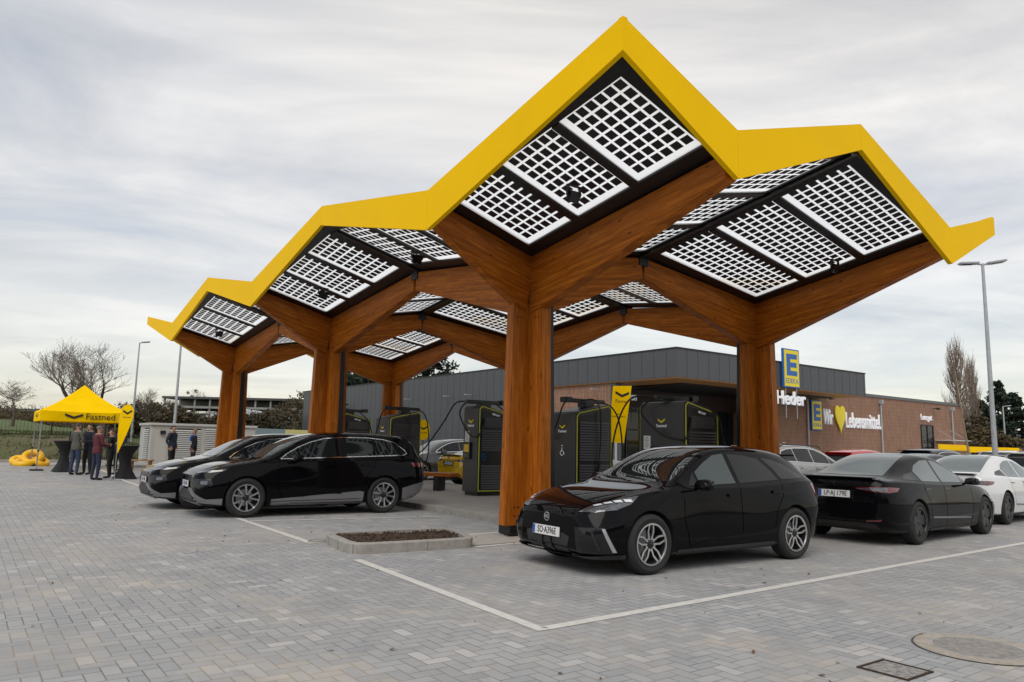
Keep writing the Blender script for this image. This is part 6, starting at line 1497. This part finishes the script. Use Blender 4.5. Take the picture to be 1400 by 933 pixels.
# long grey glasshouse-like hall on the slope, half built
t = thing('long_hall', 'long low grey hall with open framed upper storey on the slope behind the columns', 'building', at_px(330, 575, 120))
hm_ = mat('hall_grey', (.24, .24, .235), .8, var=.2, vscale=.3); hd = mat('hall_dark', (.07, .07, .075), .8)
def hbox(mb, xa, xb, za, zb, ya=120, yb=134, m=None): mb.hexa([Vector((xa, ya, za)), Vector((xb, ya, za)), Vector((xb, yb, za)), Vector((xa, yb, za)), Vector((xa, ya, zb)), Vector((xb, ya, zb)), Vector((xb, yb, zb)), Vector((xa, yb, zb))], m)
X0, X1 = -56, -31
mb = MB(); hbox(mb, X0, X1+4, 3.2, 5.2, 121, 134); mb.build('lower_storey', hm_, t)
mb = MB(); hbox(mb, X0, X1, 7.6, 7.95, 119.6, 134); mb.build('roof_slab', hd, t)
mb = MB(); hbox(mb, X0, X1+2, 6.1, 6.45, 119.8, 134); hbox(mb, X0, X1+3, 5.2, 5.4, 119.9, 134); mb.build('floor_slabs', hm_, t)
mb = MB(); hbox(mb, X0, X1, 6.45, 7.6, 126, 127); mb.build('back_wall', mat('hall_back', (.33, .33, .32), .8), t)
for k in range(11): mb = MB(); x = X0+.3+k*(X1-X0-.6)/10; hbox(mb, x-.12, x+.12, 5.4, 7.6, 119.9, 120.2); mb.build('post', hm_, t)
for k in range(6): mb = MB(); x = X0+2+k*4.2; hbox(mb, x, x+2.2, 3.7, 4.8, 120.9, 121.0, hd); mb.build('window', hd, t)
t = thing('white_shed', 'low white barn with pale pitched roof and blue ridge between second and third columns', 'building', at_px(350, 575, 100))
wh = mat('shed_wall', (.46, .46, .43), .8, var=.15, vscale=.6); rfm = mat('shed_roof', (.42, .45, .47), .7, var=.15, vscale=.5)
mb = MB(); hbox(mb, -40.5, -29.5, 1.8, 4.1, 98, 106); mb.build('wall', wh, t)
def proof(x0, x1, xm, z0, z1, m): mb = MB(); mb.add([Vector((x0-.3, 97.6, z0)), Vector((x1+.3, 97.6, z0)), Vector((xm, 97.6, z1)), Vector((x0-.3, 106.4, z0)), Vector((x1+.3, 106.4, z0)), Vector((xm, 106.4, z1))], [(0, 1, 2), (5, 4, 3), (0, 2, 5, 3), (2, 1, 4, 5), (0, 3, 4, 1)]); return mb.build('roof', m, t)
proof(-40.5, -29.5, -35.5, 4.1, 5.35, rfm)
for x in (-39, -36.8, -34.6, -32.4): mb = MB(); hbox(mb, x, x+1.1, 2.6, 3.6, 97.9, 98.0, hd); mb.build('window', hd, t)
t = thing('yellow_hoarding', 'pale yellow and blue site hoarding low behind the second column', 'hoarding', at_px(420, 590, 60))
a, b, c = at_px(345, 588, 62), at_px(390, 590, 61), at_px(440, 592, 60)
for q0, q1, m_ in ((a, b, mat('hoarding_blue', (.15, .20, .22), .7)), (b, c, mat('hoarding_yellow', (.46, .41, .16), .7))):
    mb = MB(); mb.hexa([Vector((q0.x, q0.y, q0.z-1.4)), Vector((q1.x, q1.y, q1.z-1.4)), Vector((q1.x, q1.y+.08, q1.z-1.4)), Vector((q0.x, q0.y+.08, q0.z-1.4)), q0+Z*.16, q1+Z*.16, Vector((q1.x, q1.y+.08, q1.z+.16)), Vector((q0.x, q0.y+.08, q0.z+.16))]); mb.build('board', m_, t)
# far hills
def hill(name, Y, x0, x1, zf, m):
    mb = MB(); n = 80; vs = []
    for k in range(n+1):
        x = lerp(x0, x1, k/n); z = zf(x); vs += [(x, Y-120, -2), (x, Y, z), (x, Y+250, z*.6)]
    mb.add(vs, [(3*k, 3*k+3, 3*k+4, 3*k+1) for k in range(n)]+[(3*k+1, 3*k+4, 3*k+5, 3*k+2) for k in range(n)]); g = mb.build(name, m, smooth=True); tag(g, kind='structure')
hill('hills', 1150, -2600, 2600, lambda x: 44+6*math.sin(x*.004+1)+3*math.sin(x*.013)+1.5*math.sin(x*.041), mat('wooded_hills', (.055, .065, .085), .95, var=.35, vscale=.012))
hill('hills_near', 520, -1500, -60, lambda x: 15+3*math.sin(x*.011)+1.2*math.sin(x*.05)+(x+300)*-.004, mat('field_hills', (.07, .085, .045), .95, var=.4, vscale=.02))
# added unseen trees behind the photographer, placed to darken reflections in the glossy bodywork
for k in range(13):
    x = -40+k*6.6+random.Random(k).uniform(-1.5, 1.5); y = -25+3*math.sin(k*1.7); p = Vector((x, y, 0)); t = thing('evergreen_tree', 'unseen evergreen tree added in a row behind the photographer to darken reflections', 'tree', p, group='unseen evergreens added behind the photographer'); rr = random.Random(100+k); H_ = rr.uniform(9, 13)
    mb = MB(); mb.tube([p, p+Z*H_*.8], [.3, .08], 8); mb.build('trunk', M['bark'], t)
    cr = MB()
    for i in range(1500):
        f = rr.random(); R_ = 4.4*math.sqrt(max(.03, 1-((f-.4)/.62)**2))*rr.uniform(.3, 1); a = rr.uniform(0, 6.28); q = p+Vector((math.cos(a)*R_, math.sin(a)*R_, f*H_))
        d1 = Vector((rr.gauss(0, 1), rr.gauss(0, 1), rr.gauss(0, .6))).normalized()*1.0; d2 = Vector((rr.gauss(0, 1), rr.gauss(0, 1), rr.gauss(0, 1))).normalized()*.6
        cr.add([q-d1, q+d2, q+d1, q-d2], [(0, 1, 2, 3)])
    cr.build('crown', M['conifer'], t, recalc=False)
# ---------- sky, sun, camera
w = bpy.data.worlds.new('World'); sc.world = w; w.use_nodes = True; N, L = w.node_tree.nodes, w.node_tree.links
bg = N['Background']; out = N['World Output']
sky = N.new('ShaderNodeTexSky'); sky.sky_type = 'NISHITA'; sky.sun_disc = False
SUN_EL, SUN_AZ = R(50), R(195)      # azimuth from +Y towards +X
sky.sun_elevation = SUN_EL; sky.sun_rotation = SUN_AZ
L.new(sky.outputs[0], bg.inputs['Color']); bg.inputs['Strength'].default_value = .05
bg2 = N.new('ShaderNodeBackground')
tc = N.new('ShaderNodeTexCoord'); sp = N.new('ShaderNodeSeparateXYZ'); L.new(tc.outputs['Generated'], sp.inputs[0])
def wm(op, a, b=None):
    n = N.new('ShaderNodeMath'); n.operation = op
    for i, x in enumerate((a, b)):
        if x is None: continue
        if isinstance(x, (int, float)): n.inputs[i].default_value = x
        else: L.new(x, n.inputs[i])
    return n.outputs[0]
zz = wm('ADD', wm('MAXIMUM', sp.outputs['Z'], 0), .16)
cb = N.new('ShaderNodeCombineXYZ'); L.new(wm('DIVIDE', sp.outputs['X'], zz), cb.inputs[0]); L.new(wm('DIVIDE', sp.outputs['Y'], zz), cb.inputs[1])
mp = N.new('ShaderNodeMapping'); L.new(cb.outputs[0], mp.inputs['Vector']); mp.inputs['Rotation'].default_value = (0, 0, -.5); mp.inputs['Scale'].default_value = (.8, 1.25, 1); mp.inputs['Location'].default_value = (2.3, .7, 0)
n1 = N.new('ShaderNodeTexNoise'); n1.inputs['Scale'].default_value = 1.0; n1.inputs['Detail'].default_value = 7; n1.inputs['Roughness'].default_value = .6; n1.inputs['Distortion'].default_value = .7
L.new(mp.outputs[0], n1.inputs['Vector'])
r1 = N.new('ShaderNodeValToRGB'); e = r1.color_ramp.elements
e[0].position = .30; e[0].color = (.44, .43, .415, 1); e[1].position = .62; e[1].color = (.76, .705, .61, 1)
x = e.new(.46); x.color = (.59, .55, .485, 1)
L.new(n1.outputs['Fac'], r1.inputs['Fac'])
# warm streaks low on the left (west) where the overcast thins
n2 = N.new('ShaderNodeTexNoise'); n2.inputs['Scale'].default_value = 1.6; n2.inputs['Detail'].default_value = 5
m2 = N.new('ShaderNodeMapping'); m2.inputs['Scale'].default_value = (.8, .8, 9); L.new(tc.outputs['Generated'], m2.inputs['Vector']); L.new(m2.outputs[0], n2.inputs['Vector'])
def mr(v, a, b, lo=0, hi=1):
    n = N.new('ShaderNodeMapRange'); n.inputs['From Min'].default_value = a; n.inputs['From Max'].default_value = b; n.inputs['To Min'].default_value = lo; n.inputs['To Max'].default_value = hi
    L.new(v, n.inputs['Value']); return n.outputs[0]
low = mr(sp.outputs['Z'], .0, .24, 1, 0)
ws = wm('MULTIPLY', wm('MULTIPLY', mr(n2.outputs['Fac'], .42, .66), low), mr(sp.outputs['X'], .9, -.8, .25, 1))
mx_ = N.new('ShaderNodeMix'); mx_.data_type = 'RGBA'; L.new(ws, mx_.inputs[0]); L.new(r1.outputs['Color'], mx_.inputs[6]); mx_.inputs[7].default_value = (.80, .72, .64, 1)
m3 = N.new('ShaderNodeMix'); m3.data_type = 'RGBA'; m3.blend_type = 'MULTIPLY'; m3.inputs[0].default_value = 1; L.new(mx_.outputs[2], m3.inputs[6])
lowd = N.new('ShaderNodeMix'); lowd.data_type = 'RGBA'; L.new(mr(n2.outputs['Fac'], .35, .6), lowd.inputs[0]); lowd.inputs[6].default_value = (.78, .78, .79, 1); lowd.inputs[7].default_value = (.96, .95, .94, 1)
L.new(lowd.outputs[2], m3.inputs[7]); L.new(m3.outputs[2], bg2.inputs['Color']); bg2.inputs['Strength'].default_value = 1.0
tl = wm('MULTIPLY', mr(sp.outputs['X'], -.05, -.62), mr(sp.outputs['Z'], .22, .55))
m4 = N.new('ShaderNodeMix'); m4.data_type = 'RGBA'; m4.blend_type = 'MULTIPLY'; L.new(tl, m4.inputs[0]); L.new(m3.outputs[2], m4.inputs[6]); m4.inputs[7].default_value = (.70, .76, .86, 1); L.new(m4.outputs[2], bg2.inputs['Color'])
m5 = N.new('ShaderNodeMix'); m5.data_type = 'RGBA'; m5.blend_type = 'MULTIPLY'; L.new(mr(sp.outputs['Z'], .30, .02), m5.inputs[0]); L.new(m4.outputs[2], m5.inputs[6]); m5.inputs[7].default_value = (.74, .72, .70, 1); L.new(m5.outputs[2], bg2.inputs['Color'])
ad = N.new('ShaderNodeAddShader'); L.new(bg.outputs[0], ad.inputs[0]); L.new(bg2.outputs[0], ad.inputs[1]); L.new(ad.outputs[0], out.inputs['Surface'])
sd = bpy.data.lights.new('sun', 'SUN'); sd.energy = 1.2; sd.angle = R(40); sd.color = (1, .955, .89)
so = bpy.data.objects.new('sun', sd); COL.objects.link(so)
dv = Vector((math.sin(SUN_AZ)*math.cos(SUN_EL), math.cos(SUN_AZ)*math.cos(SUN_EL), math.sin(SUN_EL)))
so.rotation_euler = dv.to_track_quat('Z', 'Y').to_euler(); so.location = dv*50
cd = bpy.data.cameras.new('camera'); co = bpy.data.objects.new('camera', cd); COL.objects.link(co); sc.camera = co
F, PT, RL = 1015.9, .13819, .02198
cd.sensor_width = 36; cd.lens = F/1400*36; cd.clip_end = 6000; cd.clip_start = .05
right = Vector((1, 0, 0)); fwd = Vector((0, math.cos(PT), math.sin(PT))); up = Vector((0, -math.sin(PT), math.cos(PT)))
r_ = right*math.cos(RL)+up*math.sin(RL); u_ = right*-math.sin(RL)+up*math.cos(RL)
mc = Matrix((r_, u_, -fwd)).transposed().to_4x4(); mc.translation = (0, 0, CAMZ); co.matrix_world = mc
sc.view_settings.view_transform = 'Standard'; sc.view_settings.look = 'None'; sc.view_settings.exposure = .24; sc.view_settings.gamma = 1; sc.view_settings.use_curve_mapping = False
sc.cycles.use_denoising = True; sc.cycles.max_bounces = 8; sc.cycles.transparent_max_bounces = 24; sc.cycles.use_fast_gi = False; sc.cycles.sample_clamp_indirect = 8
for o in bpy.data.objects:
    if 'world_children' in o: del o['world_children']
